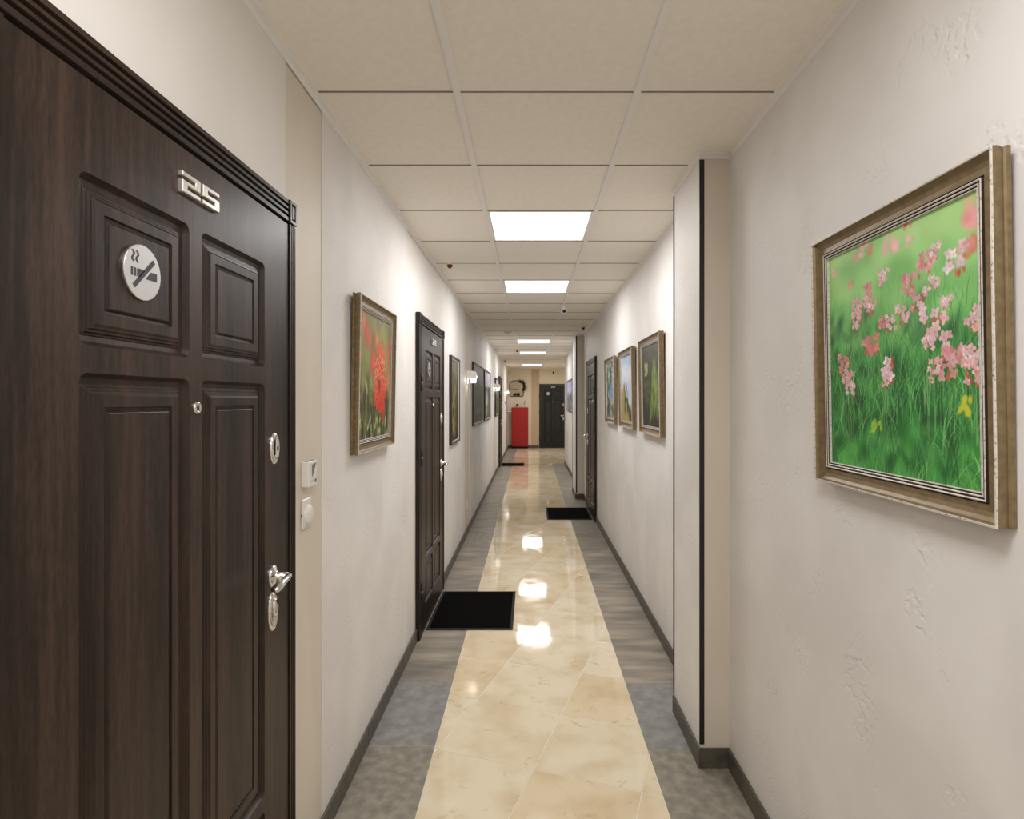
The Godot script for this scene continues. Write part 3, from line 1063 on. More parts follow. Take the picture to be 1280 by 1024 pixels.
			for f in [[0.12, 0.10, 0.05, 0.08], [0.22, 0.17, 0.06, 0.09], [0.30, 0.22, 0.05, 0.06], [0.52, 0.20, 0.06, 0.08], [0.66, 0.26, 0.10, 0.06], [0.74, 0.30, 0.1, 0.07], [0.62, 0.31, 0.08, 0.06], [0.44, 0.37, 0.08, 0.09], [0.40, 0.42, 0.05, 0.05], [0.97, 0.28, 0.04, 0.12], [0.97, 0.52, 0.04, 0.12], [0.05, 0.36, 0.03, 0.05], [0.78, 0.38, 0.07, 0.05]]:
				dab(f[0], f[1], f[2], f[3], rng.randf_range(-0.3, 0.3), jitter(rgb(216, 104, 78), 0.05), 0.8, 0.8)
				dab(f[0] + 0.02, f[1] - 0.02, f[2] * 0.5, f[3] * 0.5, 0, jitter(rgb(236, 134, 92), 0.05), 0.9, 0.6)
			for i in 150:
				blade(rng.randf(), rng.randf_range(0.85, 1.1), rng.randf_range(-0.06, 0.06), rng.randf_range(0.1, 0.32), 0.008, jitter([rgb(166, 176, 92), rgb(104, 126, 52), rgb(206, 210, 144), rgb(60, 72, 34)][rng.randi_range(0, 3)], 0.06), 0.6)
			for i in 30:
				dab(rng.randf(), rng.randf_range(0.82, 1.0), 0.015, 0.03, rng.randf(), jitter(rgb(206, 210, 150), 0.06), 0.6, 0.7)
			for i in 3:
				blade(0.2 + i * 0.02, 0.86, 0.02, 0.32, 0.006, rgb(176, 176, 120), 0.8)
				dab(0.21 + i * 0.02, 0.56 + i * 0.03, 0.02, 0.035, 0, rgb(190, 186, 130), 0.6, 0.8)
			blade(0.72, 1.0, 0.03, 0.35, 0.01, rgb(96, 116, 50))
			for ring in [[0.20, 17], [0.155, 15], [0.105, 11], [0.06, 8], [0.025, 5]]:
				for k in ring[1]:
					var a: float = TAU * k / ring[1] + rng.randf() * 0.3
					var px: float = 0.66 + cos(a) * ring[0] * 0.9
					var py: float = 0.56 + sin(a) * ring[0]
					dab(px, py, 0.05, 0.034, a, rgb(248, 206, 150).lerp(rgb(226, 80, 50), clampf(sin(a) * 0.7 + 0.4, 0, 1)), 0.2, 0.8)
					dab(px - cos(a) * 0.010, py - sin(a) * 0.010, 0.045, 0.030, a, jitter(rgb(204, 68, 48), 0.06), 0.3)
			dab(0.64, 0.56, 0.04, 0.05, 0, rgb(120, 48, 34), 0.8, 0.8)
			dab(0.8, 0.74, 0.06, 0.07, 0, rgb(206, 62, 42), 0.5)
			dab(0.8, 0.84, 0.035, 0.05, 0, rgb(188, 54, 40), 0.5)
		"forest_path":
			im = Image.create(160, 216, false, Image.FORMAT_RGB8)
			ground([[0.0, rgb(128, 122, 108)], [0.25, rgb(84, 82, 58)], [0.6, rgb(70, 68, 42)], [1.0, rgb(44, 34, 28)]], 0.35, 0.02, 14)
			for i in 9:
				blade(rng.randf(), 1.0, rng.randf_range(-0.05, 0.05), rng.randf_range(0.8, 1.0), 0.03, rgb(44, 36, 28), 0.6)
			for i in 60:
				dab(0.35 + rng.randf_range(-0.25, 0.35), rng.randf_range(0.3, 0.95), 0.03, 0.04, rng.randf(), jitter(rgb(176, 158, 84), 0.1), 0.6, 0.5)
			dab(0.35, 0.8, 0.12, 0.1, 0.3, rgb(190, 170, 92), 0.8, 0.6)
		"misty_valley":
			im = Image.create(300, 160, false, Image.FORMAT_RGB8)
			ground([[0.0, rgb(152, 146, 166)], [0.25, rgb(140, 136, 150)], [0.36, rgb(92, 98, 78)], [0.55, rgb(84, 92, 62)], [0.75, rgb(74, 72, 66)], [1.0, rgb(60, 58, 50)]], 0.12, 0.02, 24)
			for i in 40:
				dab(rng.randf(), rng.randf_range(0.36, 1.0), rng.randf_range(0.03, 0.1), 0.04, 0, jitter(rgb(82, 90, 62), 0.08), 0.8, 0.5)
			dab(0.45, 0.78, 0.2, 0.06, 0, rgb(116, 126, 146), 0.7, 0.7)
		"waterfall":
			im = Image.create(220, 160, false, Image.FORMAT_RGB8)
			ground([[0.0, rgb(196, 196, 208)], [0.28, rgb(176, 176, 184)], [0.34, rgb(64, 66, 58)], [0.6, rgb(88, 88, 80)], [1.0, rgb(72, 78, 50)]], 0.07, 0.03, 34)
			for i in 26:
				blade(rng.randf_range(0.3, 0.7), rng.randf_range(0.8, 1.0), rng.randf_range(-0.05, 0.05), rng.randf_range(0.4, 0.6), 0.03, jitter(rgb(206, 206, 208), 0.06), 0.6)
			for i in 30:
				dab(rng.randf(), rng.randf_range(0.7, 1.0), 0.06, 0.05, 0, jitter(rgb(92, 108, 58), 0.1), 0.7, 0.6)
		"meadow":
			im = Image.create(160, 128, false, Image.FORMAT_RGB8)
			ground([[0.0, rgb(190, 196, 206)], [0.35, rgb(140, 150, 170)], [0.45, rgb(66, 82, 50)], [1.0, rgb(72, 92, 50)]], 0.15, 0.03, 44)
		"mossy_peak":
			im = Image.create(320, 320, false, Image.FORMAT_RGB8)
			ground([[0.0, rgb(84, 82, 74)], [0.4, rgb(62, 64, 50)], [0.75, rgb(48, 50, 36)], [1.0, rgb(52, 48, 42)]], 0.25, 0.012, 54)
			# ridges run down from two summits, the larger at the right
			for i in 260:
				var t := rng.randf()
				var px := 0.70 + rng.randf_range(-1, 1) * (0.05 + t * 0.26)
				dab(px, 0.24 + t * 0.55 + absf(px - 0.7) * 0.5, 0.015 + rng.randf() * 0.03, 0.05 + rng.randf() * 0.05, rng.randf_range(-0.5, 0.5) - (px - 0.7) * 1.5, jitter([rgb(104, 122, 58), rgb(138, 158, 82), rgb(66, 80, 42)][rng.randi_range(0, 2)], 0.08), 0.6, 0.55)
			for i in 24:
				dab(0.2 + rng.randf_range(-0.06, 0.1), 0.27 + rng.randf_range(-0.05, 0.09), 0.03, 0.02, -0.8, jitter(rgb(176, 190, 110), 0.06), 0.7, 0.6)
			for i in 40:
				dab(rng.randf_range(0.1, 0.5), rng.randf_range(0.45, 0.75), 0.04, 0.03, rng.randf(), jitter(rgb(86, 104, 54), 0.08), 0.7, 0.45)
		"hill_sky":
			im = Image.create(256, 256, false, Image.FORMAT_RGB8)
			ground([[0.0, rgb(150, 168, 196)], [0.25, rgb(206, 210, 216)], [0.5, rgb(180, 192, 212)], [1.0, rgb(206, 206, 210)]], 0.2, 0.015, 64)
			for y in 256:
				for x in 256:
					var ridge := 0.42 + absf(float(x) / 256 - 0.22) * 0.75 + sin(x * 0.21) * 0.012
					if float(y) / 256 > ridge:
						var lit := float(x) / 256 < 0.25 + (float(y) / 256 - 0.42) * 0.75
						im.set_pixel(x, y, jitter(rgb(160, 142, 84) if lit else rgb(78, 80, 56), 0.05))
			for i in 30:
				dab(0.35 + rng.randf_range(-0.1, 0.25), 0.55 + rng.randf_range(-0.1, 0.3), 0.02, 0.06, 0, jitter(rgb(54, 66, 38), 0.05), 0.5, 0.7)
			dab(0.95, 0.92, 0.2, 0.16, 0, rgb(84, 62, 54), 0.5)
		"teal_leaves":
			im = Image.create(256, 256, false, Image.FORMAT_RGB8)
			ground([[0.0, rgb(190, 206, 196)], [0.5, rgb(150, 176, 186)], [1.0, rgb(176, 170, 150)]], 0.4, 0.03, 74)
			for i in 170:
				dab(rng.randf(), rng.randf(), 0.02 + rng.randf() * 0.03, 0.05 + rng.randf() * 0.04, rng.randf_range(-1.2, 1.2), jitter([rgb(36, 56, 50), rgb(206, 214, 206), rgb(60, 96, 84), rgb(92, 84, 62), rgb(30, 34, 32)][rng.randi_range(0, 4)], 0.06), 0.3, 0.8)
			dab(0.5, 0.5, 0.26, 0.13, 0, rgb(120, 160, 200), 0.6, 0.75)
		"lake":
			im = Image.create(300, 128, false, Image.FORMAT_RGB8)
			ground([[0.0, rgb(150, 156, 206)], [0.4, rgb(188, 192, 222)], [0.55, rgb(108, 112, 124)], [0.8, rgb(156, 160, 176)], [1.0, rgb(130, 112, 112)]], 0.18, 0.03, 84)
			for i in 40:
				dab(rng.randf(), rng.randf_range(0.4, 0.95), 0.03, 0.1, rng.randf_range(-0.3, 0.3), jitter(rgb(84, 86, 96), 0.08), 0.5, 0.7)
	return ImageTexture.create_from_image(im)


# local: x as one faces the wall, z out of it; hung leaning forward a little at the top
func picture(label: String, print_label: String, kind: String, mid: Vector3, turn: float, w: float, h: float, style: int, group: String) -> void:
	var o := thing("framed_picture", label, "picture", mid, turn, group)
	var lo := Vector2(-w / 2, -h / 2)
	var hi := Vector2(w / 2, h / 2)
	var lean := Basis(Vector3.RIGHT, 0.016 if style == 0 else 0.0)
	var pieces := []
	var inset := 0.055
	var bed := 0.014
	if style == 0:
		pieces = [
			["outer_frame", M.gilt, [Vector2(0.004, 0.0), Vector2(0, 0.002), Vector2(0, 0.010), Vector2(0.0035, 0.0125), Vector2(0.0015, 0.018), Vector2(0.0, 0.024), Vector2(0.0, 0.0335)]],
			["silver_lip", M.silver_line, [Vector2(0.0, 0.0335), Vector2(0.0012, 0.0362), Vector2(0.0042, 0.0362), Vector2(0.005, 0.034)]],
			["scoop", M.gilt, [Vector2(0.005, 0.034), Vector2(0.0085, 0.0275), Vector2(0.015, 0.0225), Vector2(0.024, 0.0195), Vector2(0.033, 0.0195), Vector2(0.036, 0.020)]],
			["dark_groove", M.frame_groove, [Vector2(0.036, 0.020), Vector2(0.037, 0.017), Vector2(0.039, 0.017), Vector2(0.0395, 0.0225)]],
			["silver_bead", M.silver_line, [Vector2(0.0395, 0.0225), Vector2(0.0415, 0.0238), Vector2(0.0435, 0.0225)]],
			["dark_groove", M.frame_groove, [Vector2(0.0435, 0.0225), Vector2(0.0442, 0.0185), Vector2(0.0458, 0.0185), Vector2(0.0465, 0.0215)]],
			["silver_bead", M.silver_line, [Vector2(0.0465, 0.0215), Vector2(0.0482, 0.0225), Vector2(0.050, 0.0212)]],
			["dark_groove", M.frame_groove, [Vector2(0.050, 0.0212), Vector2(0.0506, 0.018), Vector2(0.052, 0.018), Vector2(0.0525, 0.0195)]],
			["silver_bead", M.silver_line, [Vector2(0.0525, 0.0195), Vector2(0.0538, 0.0202), Vector2(0.0548, 0.0192), Vector2(0.055, 0.013)]]]
	else:
		inset = 0.032
		bed = 0.012
		pieces = [
			["outer_frame", M.dark_frame, [Vector2(0.001, 0.0), Vector2(0, 0.001), Vector2(0, 0.024), Vector2(0.003, 0.027), Vector2(0.012, 0.027), Vector2(0.022, 0.020), Vector2(0.0255, 0.0195)]],
			["silver_bead", M.silver_line, [Vector2(0.0255, 0.0195), Vector2(0.027, 0.0205), Vector2(0.031, 0.0195), Vector2(0.032, 0.011)]]]
	for p in pieces:
		var s := begin()
		moulding(s, lo, hi, p[2])
		part(o, p[0], s, p[1]).transform.basis = lean
	var s2 := begin()
	box(s2, Vector3(lo.x + 0.006, lo.y + 0.006, 0.001), Vector3(hi.x - 0.006, hi.y - 0.006, bed - 0.001))
	part(o, "backing_board", s2, M.frame_groove).transform.basis = lean
	var m := plain(Color.WHITE, 0.5)
	m.albedo_texture = paint(kind)
	m.metallic_specular = 0.35
	m.texture_repeat = false
	var pr := put(o, "printed_photo", sheet(w - inset * 2 + 0.001, h - inset * 2 + 0.001, Vector3(0, 0, bed)), m, print_label)
	pr.transform.basis = lean
	o.position += o.basis.z * (0.0165 * h * 0.5 if style == 0 else 0.0)


# ------------------------------------------------------------------ things
func mat_on_floor(label: String, x0: float, x1: float, d0: float, d1: float) -> void:
	var mid := Vector3((x0 + x1) / 2, 0.001, -(d0 + d1) / 2)
	var o := thing("door_mat", label, "mat", mid, 0, "black door mats")
	var hw := (x1 - x0) / 2
	var hd := (d1 - d0) / 2
	var turned := Transform3D(Basis(Vector3.RIGHT, -PI / 2), Vector3.ZERO)
	var s := begin()
	moulding(s, Vector2(-hw, -hd), Vector2(hw, hd), [Vector2(0, 0), Vector2(0.0, 0.003), Vector2(0.006, 0.006), Vector2(0.018, 0.0065), Vector2(0.02, 0.003)])
	s.generate_normals()
	var st := SurfaceTool.new()
	st.append_from(s.commit(), 0, turned)
	put(o, "rubber_edge", st.commit(), M.rubber)
	var s2 := begin()
	box(s2, Vector3(-hw + 0.02, 0.0, -hd + 0.02), Vector3(hw - 0.02, 0.0085, hd - 0.02), 0.002)
	part(o, "pile", s2, M.pile)


func sconce(label: String, d: float) -> void:
	var o := thing("wall_sconce", label, "wall lamp", Vector3(LEFT - 0.003, 1.79, -d), PI / 2, "white wall sconces")
	var s := begin()
	box(s, Vector3(-0.045, -0.075, 0), Vector3(0.045, 0.085, 0.014), 0.003)
	part(o, "back_plate", s, M.white_plastic)
	# bent cover: comes out from the wall and curves down in front
	s = begin()
	var out := [Vector2(0.012, 0.075), Vector2(0.07, 0.078), Vector2(0.098, 0.07), Vector2(0.112, 0.05), Vector2(0.117, 0.02)]
	var inn := [Vector2(0.012, 0.071), Vector2(0.069, 0.074), Vector2(0.095, 0.067), Vector2(0.108, 0.048), Vector2(0.113, 0.02)]
	for i in 4:
		for pr in [[out[i], out[i + 1], 1], [inn[i], inn[i + 1], -1]]:
			var a: Vector2 = pr[0]
			var b: Vector2 = pr[1]
			var q := [Vector3(-0.042, a.y, a.x), Vector3(-0.042, b.y, b.x), Vector3(0.042, b.y, b.x), Vector3(0.042, a.y, a.x)]
			if pr[2] > 0:
				quad(s, q[0], q[1], q[2], q[3])
			else:
				quad(s, q[3], q[2], q[1], q[0])
		for x in [-0.042, 0.042]:
			quad(s, Vector3(x, out[i].y, out[i].x), Vector3(x, out[i + 1].y, out[i + 1].x), Vector3(x, inn[i + 1].y, inn[i + 1].x), Vector3(x, inn[i].y, inn[i].x))
			quad(s, Vector3(x, inn[i].y, inn[i].x), Vector3(x, inn[i + 1].y, inn[i + 1].x), Vector3(x, -0.005, inn[i + 1].x), Vector3(x, -0.005, inn[i].x))
	part(o, "cover", s, M.white_plastic)
	s = begin()
	var xf := Transform3D(Basis(Vector3.RIGHT, -PI / 2), Vector3(0, -0.06, 0.072))
	lathe(s, [Vector2(0, 0), Vector2(0.03, 0.0), Vector2(0.036, 0.006), Vector2(0.037, 0.07), Vector2(0.034, 0.078), Vector2(0, 0.08)], xf, 20)
	part(o, "glass_shade", s, M.lit_glass, "glowing frosted glass")
	var lamp := OmniLight3D.new()
	lamp.name = "bulb_glow"
	lamp.light_energy = 0.018
	lamp.light_color = rgb(255, 246, 232)
	lamp.light_size = 0.03
	lamp.omni_range = 20
	lamp.omni_attenuation = 2.0
	lamp.shadow_enabled = true
	lamp.position = Vector3(0, -0.02, 0.072)
	o.add_child(lamp, true)


func ceiling_dome(called: String, label: String, x: float, d: float, r: float, mat: Material, base: Material) -> void:
	var o := thing(called, label, "sensor", Vector3(x, TOP, -d))
	var down := Transform3D(Basis(Vector3.RIGHT, PI / 2), Vector3.ZERO)
	var s := begin()
	lathe(s, [Vector2(r * 1.12, -0.004), Vector2(r * 1.12, 0.005), Vector2(r * 1.0, 0.008), Vector2(0, 0.008)], down, 20)
	part(o, "base", s, base)
	s = begin()
	lathe(s, [Vector2(r, 0.006), Vector2(r * 1.0, 0.012), Vector2(r * 0.85, 0.008 + r * 0.75), Vector2(r * 0.5, 0.008 + r * 1.15), Vector2(0, 0.008 + r * 1.3)], down, 20)
	part(o, "dome", s, mat)


func small_things() -> void:
	# two controls on the beige strip by the first door
	var o := thing("key_switch", "white raised key card switch beside door number 25", "switch", Vector3(LEFT - 0.0035, 1.29, -1.87), PI / 2)
	var s := begin()
	box(s, Vector3(-0.036, -0.041, 0), Vector3(0.036, 0.041, 0.026), 0.003)
	part(o, "housing", s, M.white_plastic)
	s = begin()
	box(s, Vector3(-0.03, 0.0405, 0.010), Vector3(0.03, 0.0425, 0.022), 0.0008)
	part(o, "card_slot", s, M.soft_grey)
	s = begin()
	var z := 0.0266
	tri(s, Vector3(-0.012, 0.03, z), Vector3(-0.008, -0.012, z), Vector3(0.028, 0.034, z))
	part(o, "arrow_mark", s, M.soft_grey, "grey pointed card mark")
	s = begin()
	box(s, Vector3(0.016, -0.03, 0.0255), Vector3(0.028, -0.018, 0.0266))
	part(o, "symbol", s, M.blue_mark)
	s = begin()
	box(s, Vector3(-0.02, -0.024, 0.0255), Vector3(0.008, -0.0215, 0.0264))
	part(o, "line_mark", s, M.soft_grey)
	o = thing("rotary_switch", "white flat wall plate with round button below key card switch", "switch", Vector3(LEFT - 0.0035, 1.162, -1.87), PI / 2)
	s = begin()
	box(s, Vector3(-0.036, -0.048, 0), Vector3(0.036, 0.048, 0.007), 0.003)
	part(o, "plate", s, M.white_plastic)
	s = begin()
	lathe(s, [Vector2(0.03, 0.006), Vector2(0.03, 0.009), Vector2(0.027, 0.015), Vector2(0.018, 0.020), Vector2(0, 0.022)], Transform3D(Basis(), Vector3(0.004, -0.006, 0)), 28, 1.0, 1.15)
	part(o, "button", s, M.white_plastic)
	s = begin()
	box(s, Vector3(-0.0365, -0.008, 0.002), Vector3(-0.035, 0.002, 0.005))
	part(o, "notch", s, M.hole)
	# low socket on the strip under the first sconce
	o = thing("wall_socket", "small white wall socket low on the beige strip", "socket", Vector3(LEFT - 0.0035, 0.33, -6.62), PI / 2)
	s = begin()
	box(s, Vector3(-0.04, -0.04, 0), Vector3(0.04, 0.04, 0.009), 0.003)
	part(o, "plate", s, M.white_plastic)
	s = begin()
	lathe(s, [Vector2(0.022, 0.009), Vector2(0.0215, 0.0095), Vector2(0.02, 0.004), Vector2(0, 0.004)], Transform3D(), 20)
	part(o, "socket_well", s, M.soft_grey)

	# on the ceiling
	ceiling_dome("indicator_lamp", "dark red domed fire indicator on the ceiling", -0.605, 4.34, 0.021, M.red_lens, M.white_plastic)
	ceiling_dome("ceiling_sensor", "small dark dome on the ceiling above the door beside second pillar", 0.735, 8.05, 0.023, M.dark_lens, M.white_plastic)
	ceiling_dome("ceiling_sensor", "small dark dome in a middle ceiling tile between two light panels", -0.27, 11.75, 0.022, M.dark_lens, M.white_plastic)
	ceiling_dome("ceiling_sensor", "small dark dome on the ceiling close to the sconce wall", -0.64, 14.7, 0.022, M.dark_lens, M.white_plastic)
	var down := Transform3D(Basis(Vector3.RIGHT, PI / 2), Vector3.ZERO)
	o = thing("smoke_detector", "round white smoke detector on the ceiling", "smoke detector", Vector3(-0.34, TOP, -8.55))
	s = begin()
	lathe(s, [Vector2(0.058, -0.003), Vector2(0.058, 0.01), Vector2(0.05, 0.018), Vector2(0, 0.018)], down, 24)
	part(o, "base", s, M.white_plastic)
	s = begin()
	lathe(s, [Vector2(0.04, 0.016), Vector2(0.038, 0.036), Vector2(0.03, 0.042), Vector2(0, 0.044)], down, 24)
	part(o, "chamber", s, M.white_plastic)
	o = thing("security_camera", "white turret security camera with dark lens under the ceiling", "camera", Vector3(0.365, TOP, -6.27))
	s = begin()
	lathe(s, [Vector2(0.045, -0.003), Vector2(0.045, 0.022), Vector2(0.041, 0.032), Vector2(0, 0.034)], down, 24)
	part(o, "base", s, M.white_plastic)
	s = begin()
	var look := Transform3D(Basis(Vector3.RIGHT, 0.35), Vector3(0, -0.05, 0.0))
	var ball := []
	for i in 11:
		var a := -PI / 2 + PI * 0.82 * i / 10.0
		ball.append(Vector2(cos(a), sin(a)) * 0.037)
	ball[0] = Vector2(0, -0.037)
	ball.append(Vector2(0.017, 0.031))
	ball.append(Vector2(0, 0.030))
	lathe(s, ball, look, 24)
	var head := part(o, "head", s, M.white_plastic)
	s = begin()
	lathe(s, [Vector2(0.019, 0.030), Vector2(0.018, 0.036), Vector2(0.010, 0.039), Vector2(0, 0.040)], look, 20)
	part(head, "lens", s, M.dark_lens, "dark round lens")


func end_things() -> void:
	# red cabinet
	var o := thing("fire_cabinet", "tall red metal cabinet against the end wall", "cabinet", Vector3(-0.335, 0, -(FAR - 0.003)), 0)
	var s := begin()
	box(s, Vector3(-0.265, 0.06, 0), Vector3(0.265, 1.31, 0.24), 0.004)
	part(o, "body", s, M.red_metal)
	s = begin()
	box(s, Vector3(-0.255, 0.075, 0.2405), Vector3(0.255, 1.295, 0.258), 0.004)
	var dr := part(o, "door", s, M.red_metal)
	s = begin()
	box(s, Vector3(0.205, 0.62, 0.258), Vector3(0.222, 0.74, 0.272), 0.003)
	part(dr, "handle", s, M.black_strip)
	for x in [-0.24, 0.2]:
		for y in [0.03, 0.19]:
			s = begin()
			box(s, Vector3(x, 0, y), Vector3(x + 0.04, 0.06, y + 0.04), 0.002)
			part(o, "foot", s, M.black_strip)
	# ornaments standing on it
	o = thing("plant_pot", "small white pot with a dark plant on red cabinet", "plant pot", Vector3(-0.42, 1.31, -(FAR - 0.12)))
	var up := Transform3D(Basis(Vector3.RIGHT, -PI / 2), Vector3.ZERO)
	s = begin()
	lathe(s, [Vector2(0, 0), Vector2(0.03, 0), Vector2(0.042, 0.045), Vector2(0.04, 0.05), Vector2(0.036, 0.045), Vector2(0, 0.044)], up, 18)
	part(o, "pot", s, M.white_plastic)
	s = begin()
	for i in 26:
		var a := rng.randf() * TAU
		var e := rng.randf_range(0.2, 1.2)
		var tip := Vector3(cos(a) * cos(e), sin(e), sin(a) * cos(e)) * rng.randf_range(0.06, 0.10)
		var sd := Vector3(-sin(a), 0, cos(a)) * 0.014
		var b0 := Vector3(0, 0.045, 0)
		quad(s, b0, b0 + tip * 0.5 + sd, b0 + tip, b0 + tip * 0.5 - sd)
	part(o, "leaves", s, M.dry_leaf)
	o = thing("bud_vase", "slim white vase holding one dark twig on red cabinet", "vase", Vector3(-0.22, 1.31, -(FAR - 0.12)))
	s = begin()
	lathe(s, [Vector2(0, 0), Vector2(0.022, 0), Vector2(0.03, 0.03), Vector2(0.014, 0.075), Vector2(0.017, 0.09), Vector2(0.012, 0.088), Vector2(0.010, 0.075), Vector2(0, 0.07)], up, 16)
	part(o, "body", s, M.white_plastic)
	s = begin()
	tube(s, [Vector3(0, 0.07, 0), Vector3(0.025, 0.13, 0), Vector3(0.045, 0.19, 0.004), Vector3(0.055, 0.225, 0.004)], [0.006, 0.009, 0.008, 0.004], 6)
	part(o, "twig", s, M.twig)
	# arched wall hanging
	o = thing("wall_hanging", "arched dark wire frame with dried twigs hung on end wall", "wall decor", Vector3(-0.45, 1.93, -(FAR - 0.001)))
	var arch := []
	for p in [Vector2(-0.22, -0.24), Vector2(-0.22, 0.12), Vector2(-0.19, 0.19), Vector2(-0.12, 0.235), Vector2(0.0, 0.245), Vector2(0.12, 0.235), Vector2(0.19, 0.19), Vector2(0.22, 0.12), Vector2(0.22, -0.24), Vector2(0.2, -0.26), Vector2(-0.2, -0.26), Vector2(-0.22, -0.24)]:
		arch.append(Vector3(p.x, p.y, 0.02))
	var rr := []
	for p in arch:
		rr.append(0.011)
	s = begin()
	tube(s, arch, rr, 8)
	part(o, "wire_frame", s, M.twig)
	s = begin()
	box(s, Vector3(-0.215, -0.255, 0.004), Vector3(0.215, 0.19, 0.014), 0.003)
	part(o, "backing_pane", s, M.dull_mirror)
	s = begin()
	tube(s, [Vector3(-0.22, -0.03, 0.024), Vector3(0.08, -0.03, 0.024)], [0.005, 0.005], 6)
	part(o, "cross_wire", s, M.twig)
	for i in 13:
		var a := lerpf(-1.0, 2.0, i / 12.0)
		var root := Vector3(0.16 + 0.06 * cos(a), 0.06 + 0.11 * sin(a * 0.9), 0.03)
		var dirn := Vector3(cos(a * 1.3) * 0.75 + 0.2, sin(a * 1.3), rng.randf_range(0.0, 0.5)).normalized()
		s = begin()
		tube(s, [root, root + dirn * 0.05, root + dirn * rng.randf_range(0.10, 0.17)], [0.012, 0.020, 0.004], 5)
		part(o, "twig", s, M.twig)
	for i in 11:
		var x := -0.1 + 0.02 * i
		s = begin()
		var b0 := Vector3(x, -0.255, 0.03)
		var tip := Vector3(rng.randf_range(-0.03, 0.03), rng.randf_range(0.07, 0.13), rng.randf_range(0, 0.03))
		var sd := Vector3(0.022, 0, 0)
		quad(s, b0, b0 + tip * 0.5 + sd, b0 + tip, b0 + tip * 0.5 - sd)
		part(o, "dry_leaf", s, M.dry_leaf)
	# fittings at the far end of the left wall
	o = thing("cable_trunking", "grey upright cable trunking on wall below the last sconce", "trunking", Vector3(LEFT, 0.081, -17.35), PI / 2)
	s = begin()
	box(s, Vector3(-0.04, 0, 0), Vector3(0.04, 1.58, 0.03), 0.002)
	part(o, "cover", s, M.trunking)
	for y in [0.5, 1.1]:
		s = begin()
		box(s, Vector3(-0.042, y, 0), Vector3(0.042, y + 0.03, 0.033), 0.002)
		part(o, "joint_clip", s, M.trunking)
	o = thing("wall_switch", "small dark wall switch under the last sconce", "switch", Vector3(LEFT - 0.0035, 1.47, -16.62), PI / 2)
	s = begin()
	box(s, Vector3(-0.03, -0.05, 0), Vector3(0.03, 0.05, 0.012), 0.003)
	part(o, "plate", s, M.black_strip)
	s = begin()
	box(s, Vector3(-0.018, -0.03, 0.011), Vector3(0.018, 0.03, 0.017), 0.002)
	part(o, "rocker", s, M.dark_print)
	o = thing("wall_shelf", "little pale shelf on wall beside red cabinet", "shelf", Vector3(LEFT, 1.17, -18.35), PI / 2)
	s = begin()
	box(s, Vector3(-0.1, 0, 0), Vector3(0.1, 0.025, 0.12), 0.003)
	part(o, "board", s, M.white_plastic)
	s = begin()
	box(s, Vector3(-0.01, -0.06, 0), Vector3(0.01, 0, 0.012), 0.002)
	box(s, Vector3(-0.01, -0.012, 0.0), Vector3(0.01, 0, 0.1), 0.002)
	part(o, "bracket", s, M.trunking)
	o = thing("bullet_camera", "small dark camera high on end wall above black door", "camera", Vector3(0.74, 2.46, -(FAR - 0.001)))
	s = begin()
	lathe(s, [Vector2(0.03, 0), Vector2(0.03, 0.012), Vector2(0.01, 0.016), Vector2(0.01, 0.05), Vector2(0, 0.05)], Transform3D(), 14)
	part(o, "mount", s, M.white_plastic)
	s = begin()
	lathe(s, [Vector2(0, 0.04), Vector2(0.028, 0.04), Vector2(0.03, 0.12), Vector2(0.026, 0.125), Vector2(0, 0.122)], Transform3D(Basis(Vector3.RIGHT, 0.3), Vector3.ZERO), 14)
	part(o, "barrel", s, M.dark_lens)


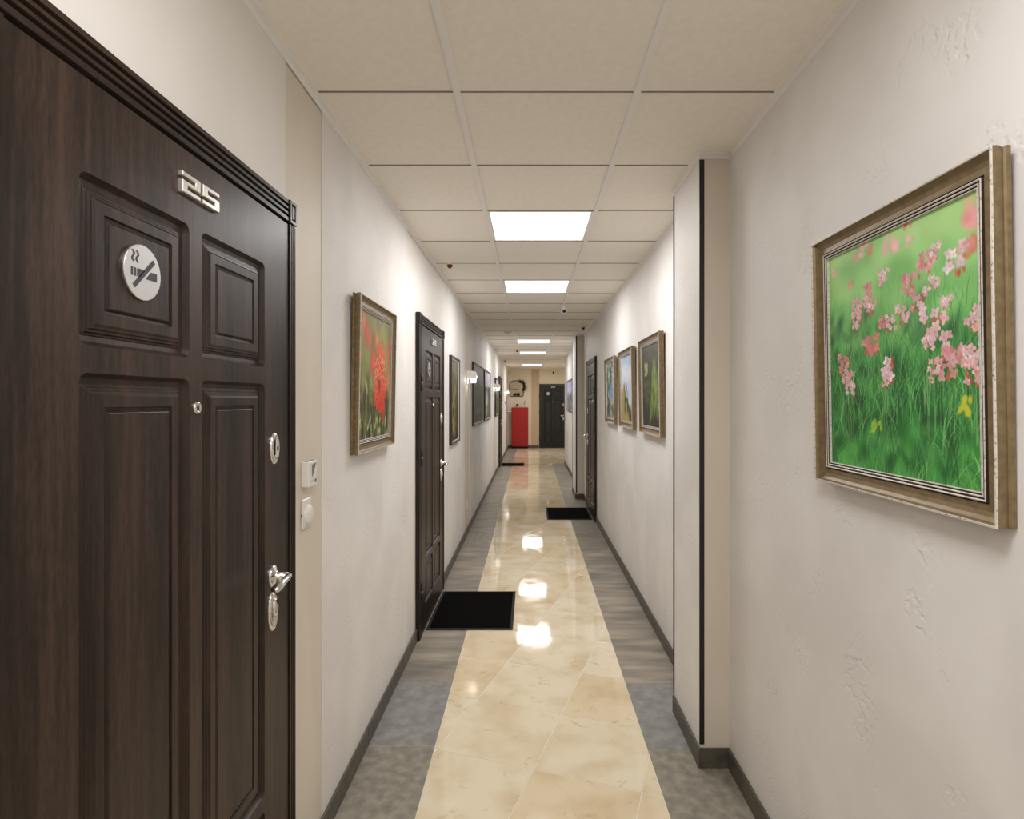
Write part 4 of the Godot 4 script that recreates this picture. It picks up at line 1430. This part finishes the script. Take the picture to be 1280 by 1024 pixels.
func _ready() -> void:
	rng.seed = 7
	# camera: level, square to the corridor, lens shifted so that the vanishing point falls at (663, 501) of 1280 x 1024
	var cam := Camera3D.new()
	cam.name = "camera"
	cam.projection = Camera3D.PROJECTION_FRUSTUM
	cam.near = 0.05
	cam.far = 100.0
	cam.size = 0.05 * 1024.0 / 723.0
	cam.frustum_offset = Vector2(-23.0, -11.0) / 723.0 * 0.05
	cam.position = Vector3(0, CAM_H, 0)
	add_child(cam)
	cam.make_current()
	var env := WorldEnvironment.new()
	env.name = "environment"
	env.environment = Environment.new()
	env.environment.background_mode = Environment.BG_COLOR
	env.environment.background_color = Color(0.5, 0.5, 0.5)
	env.environment.tonemap_mode = Environment.TONE_MAPPER_LINEAR
	env.environment.tonemap_exposure = 1.12
	env.environment.sdfgi_enabled = true
	env.environment.ssao_enabled = true
	env.environment.ssil_enabled = true
	add_child(env)

	make_materials()
	build_floor()
	build_walls()
	build_skirting()
	build_ceiling()
	ceiling_light(-6, "added unseen ceiling panel giving fill light behind the camera")  # extra fill panel behind the camera, added to lift the near end
	ceiling_light(-3, "added unseen ceiling panel brightening the numbered door and near walls")  # added overhead, out of view, to brighten the nearest walls
	ceiling_light(2, "largest lit square ceiling panel, just before the dark red indicator")
	ceiling_light(5, "lit square ceiling panel between red indicator and white turret camera")
	ceiling_light(13, "lit square ceiling panel first beyond the smoke detector")
	ceiling_light(17, "lit square ceiling panel second beyond the smoke detector")
	ceiling_light(24, "lit square ceiling panel before the end wall")
	ceiling_light(24, "added unseen ceiling panel in the side passage brightening the far end", 1.255)  # hidden panel added so the end wall gets more light

	door("dark wooden panelled door numbered 25 with no smoking sign", Vector3(LEFT, 0, -0.7735), PI / 2, false, "25", true)
	door("dark wooden panelled door with mat beyond the red flower picture", Vector3(LEFT, 0, -3.75), PI / 2, false, "26", true, true, 0.99)
	door("dark wooden panelled door beside the second shallow pillar", Vector3(RIGHT, 0, -(7.35 + LEAF_W)), -PI / 2, true, "", false, true, 0.99)
	door("dark panelled door between meadow picture and last wall sconce", Vector3(LEFT, 0, -13.29), PI / 2, false, "", true, true, 0.99)
	door("black door in the end wall with round sign", Vector3(0.315, 0, -FAR), 0, false, "28", true, false, 1.0, 0.93)

	mat_on_floor("black door mat at the door beyond red flower picture", LEFT + 0.028, -0.117, 3.843, 4.615)
	mat_on_floor("black door mat before the door beside the second pillar", 0.213, RIGHT - 0.028, 7.40, 8.23)
	mat_on_floor("black door mat near the red cabinet, far down the corridor", LEFT + 0.028, -0.14, 13.45, 14.1)

	var g1 := "pictures in gilt frames"
	var g2 := "pictures in dark frames"
	picture("large gilt framed photo of pink flowers in green grass", "pink flowers in green grass", "pink_flowers", Vector3(RIGHT, 1.634, -1.30), -PI / 2, 0.632, 0.655, 0, g1)
	picture("gilt framed photo of a big red flower", "red flower over blurred red blooms", "red_flower", Vector3(LEFT, 1.634, -2.63), PI / 2, 0.62, 0.655, 0, g1)
	picture("gilt framed photo of a bright green mossy mountain", "green mossy mountain", "mossy_peak", Vector3(RIGHT, 1.628, -3.89), -PI / 2, 0.68, 0.66, 0, g1)
	picture("gilt framed photo of a hill under pale sky", "hill under pale sky", "hill_sky", Vector3(RIGHT, 1.628, -4.86), -PI / 2, 0.68, 0.66, 0, g1)
	picture("gilt framed print of teal and white leaf shapes", "teal and white leaf shapes", "teal_leaves", Vector3(RIGHT, 1.628, -5.84), -PI / 2, 0.68, 0.66, 0, g1)
	picture("dark framed upright photo of a golden forest", "golden forest", "forest_path", Vector3(LEFT, 1.53, -5.45), PI / 2, 0.60, 0.81, 1, g2)
	picture("dark framed wide photo of a misty valley", "misty green valley", "misty_valley", Vector3(LEFT, 1.61, -7.95), PI / 2, 1.55, 0.81, 1, g2)
	picture("dark framed photo of a pale waterfall", "pale waterfall", "waterfall", Vector3(LEFT, 1.61, -9.55), PI / 2, 1.30, 0.81, 1, g2)
	picture("dark framed photo of a green meadow beside a door", "green meadow", "meadow", Vector3(LEFT, 1.6, -12.3), PI / 2, 1.1, 0.79, 1, g2)
	picture("dark framed blue grey lake photo past the second pillar", "blue grey lake", "lake", Vector3(RIGHT, 1.63, -11.85), -PI / 2, 1.8, 0.66, 1, g2)

	sconce("lit white wall sconce between the forest and valley pictures", 6.62)
	sconce("lit white wall sconce beside the meadow picture", 11.7)
	sconce("lit white wall sconce on the last strip near red cabinet", 16.65)
	small_things()
	end_things()
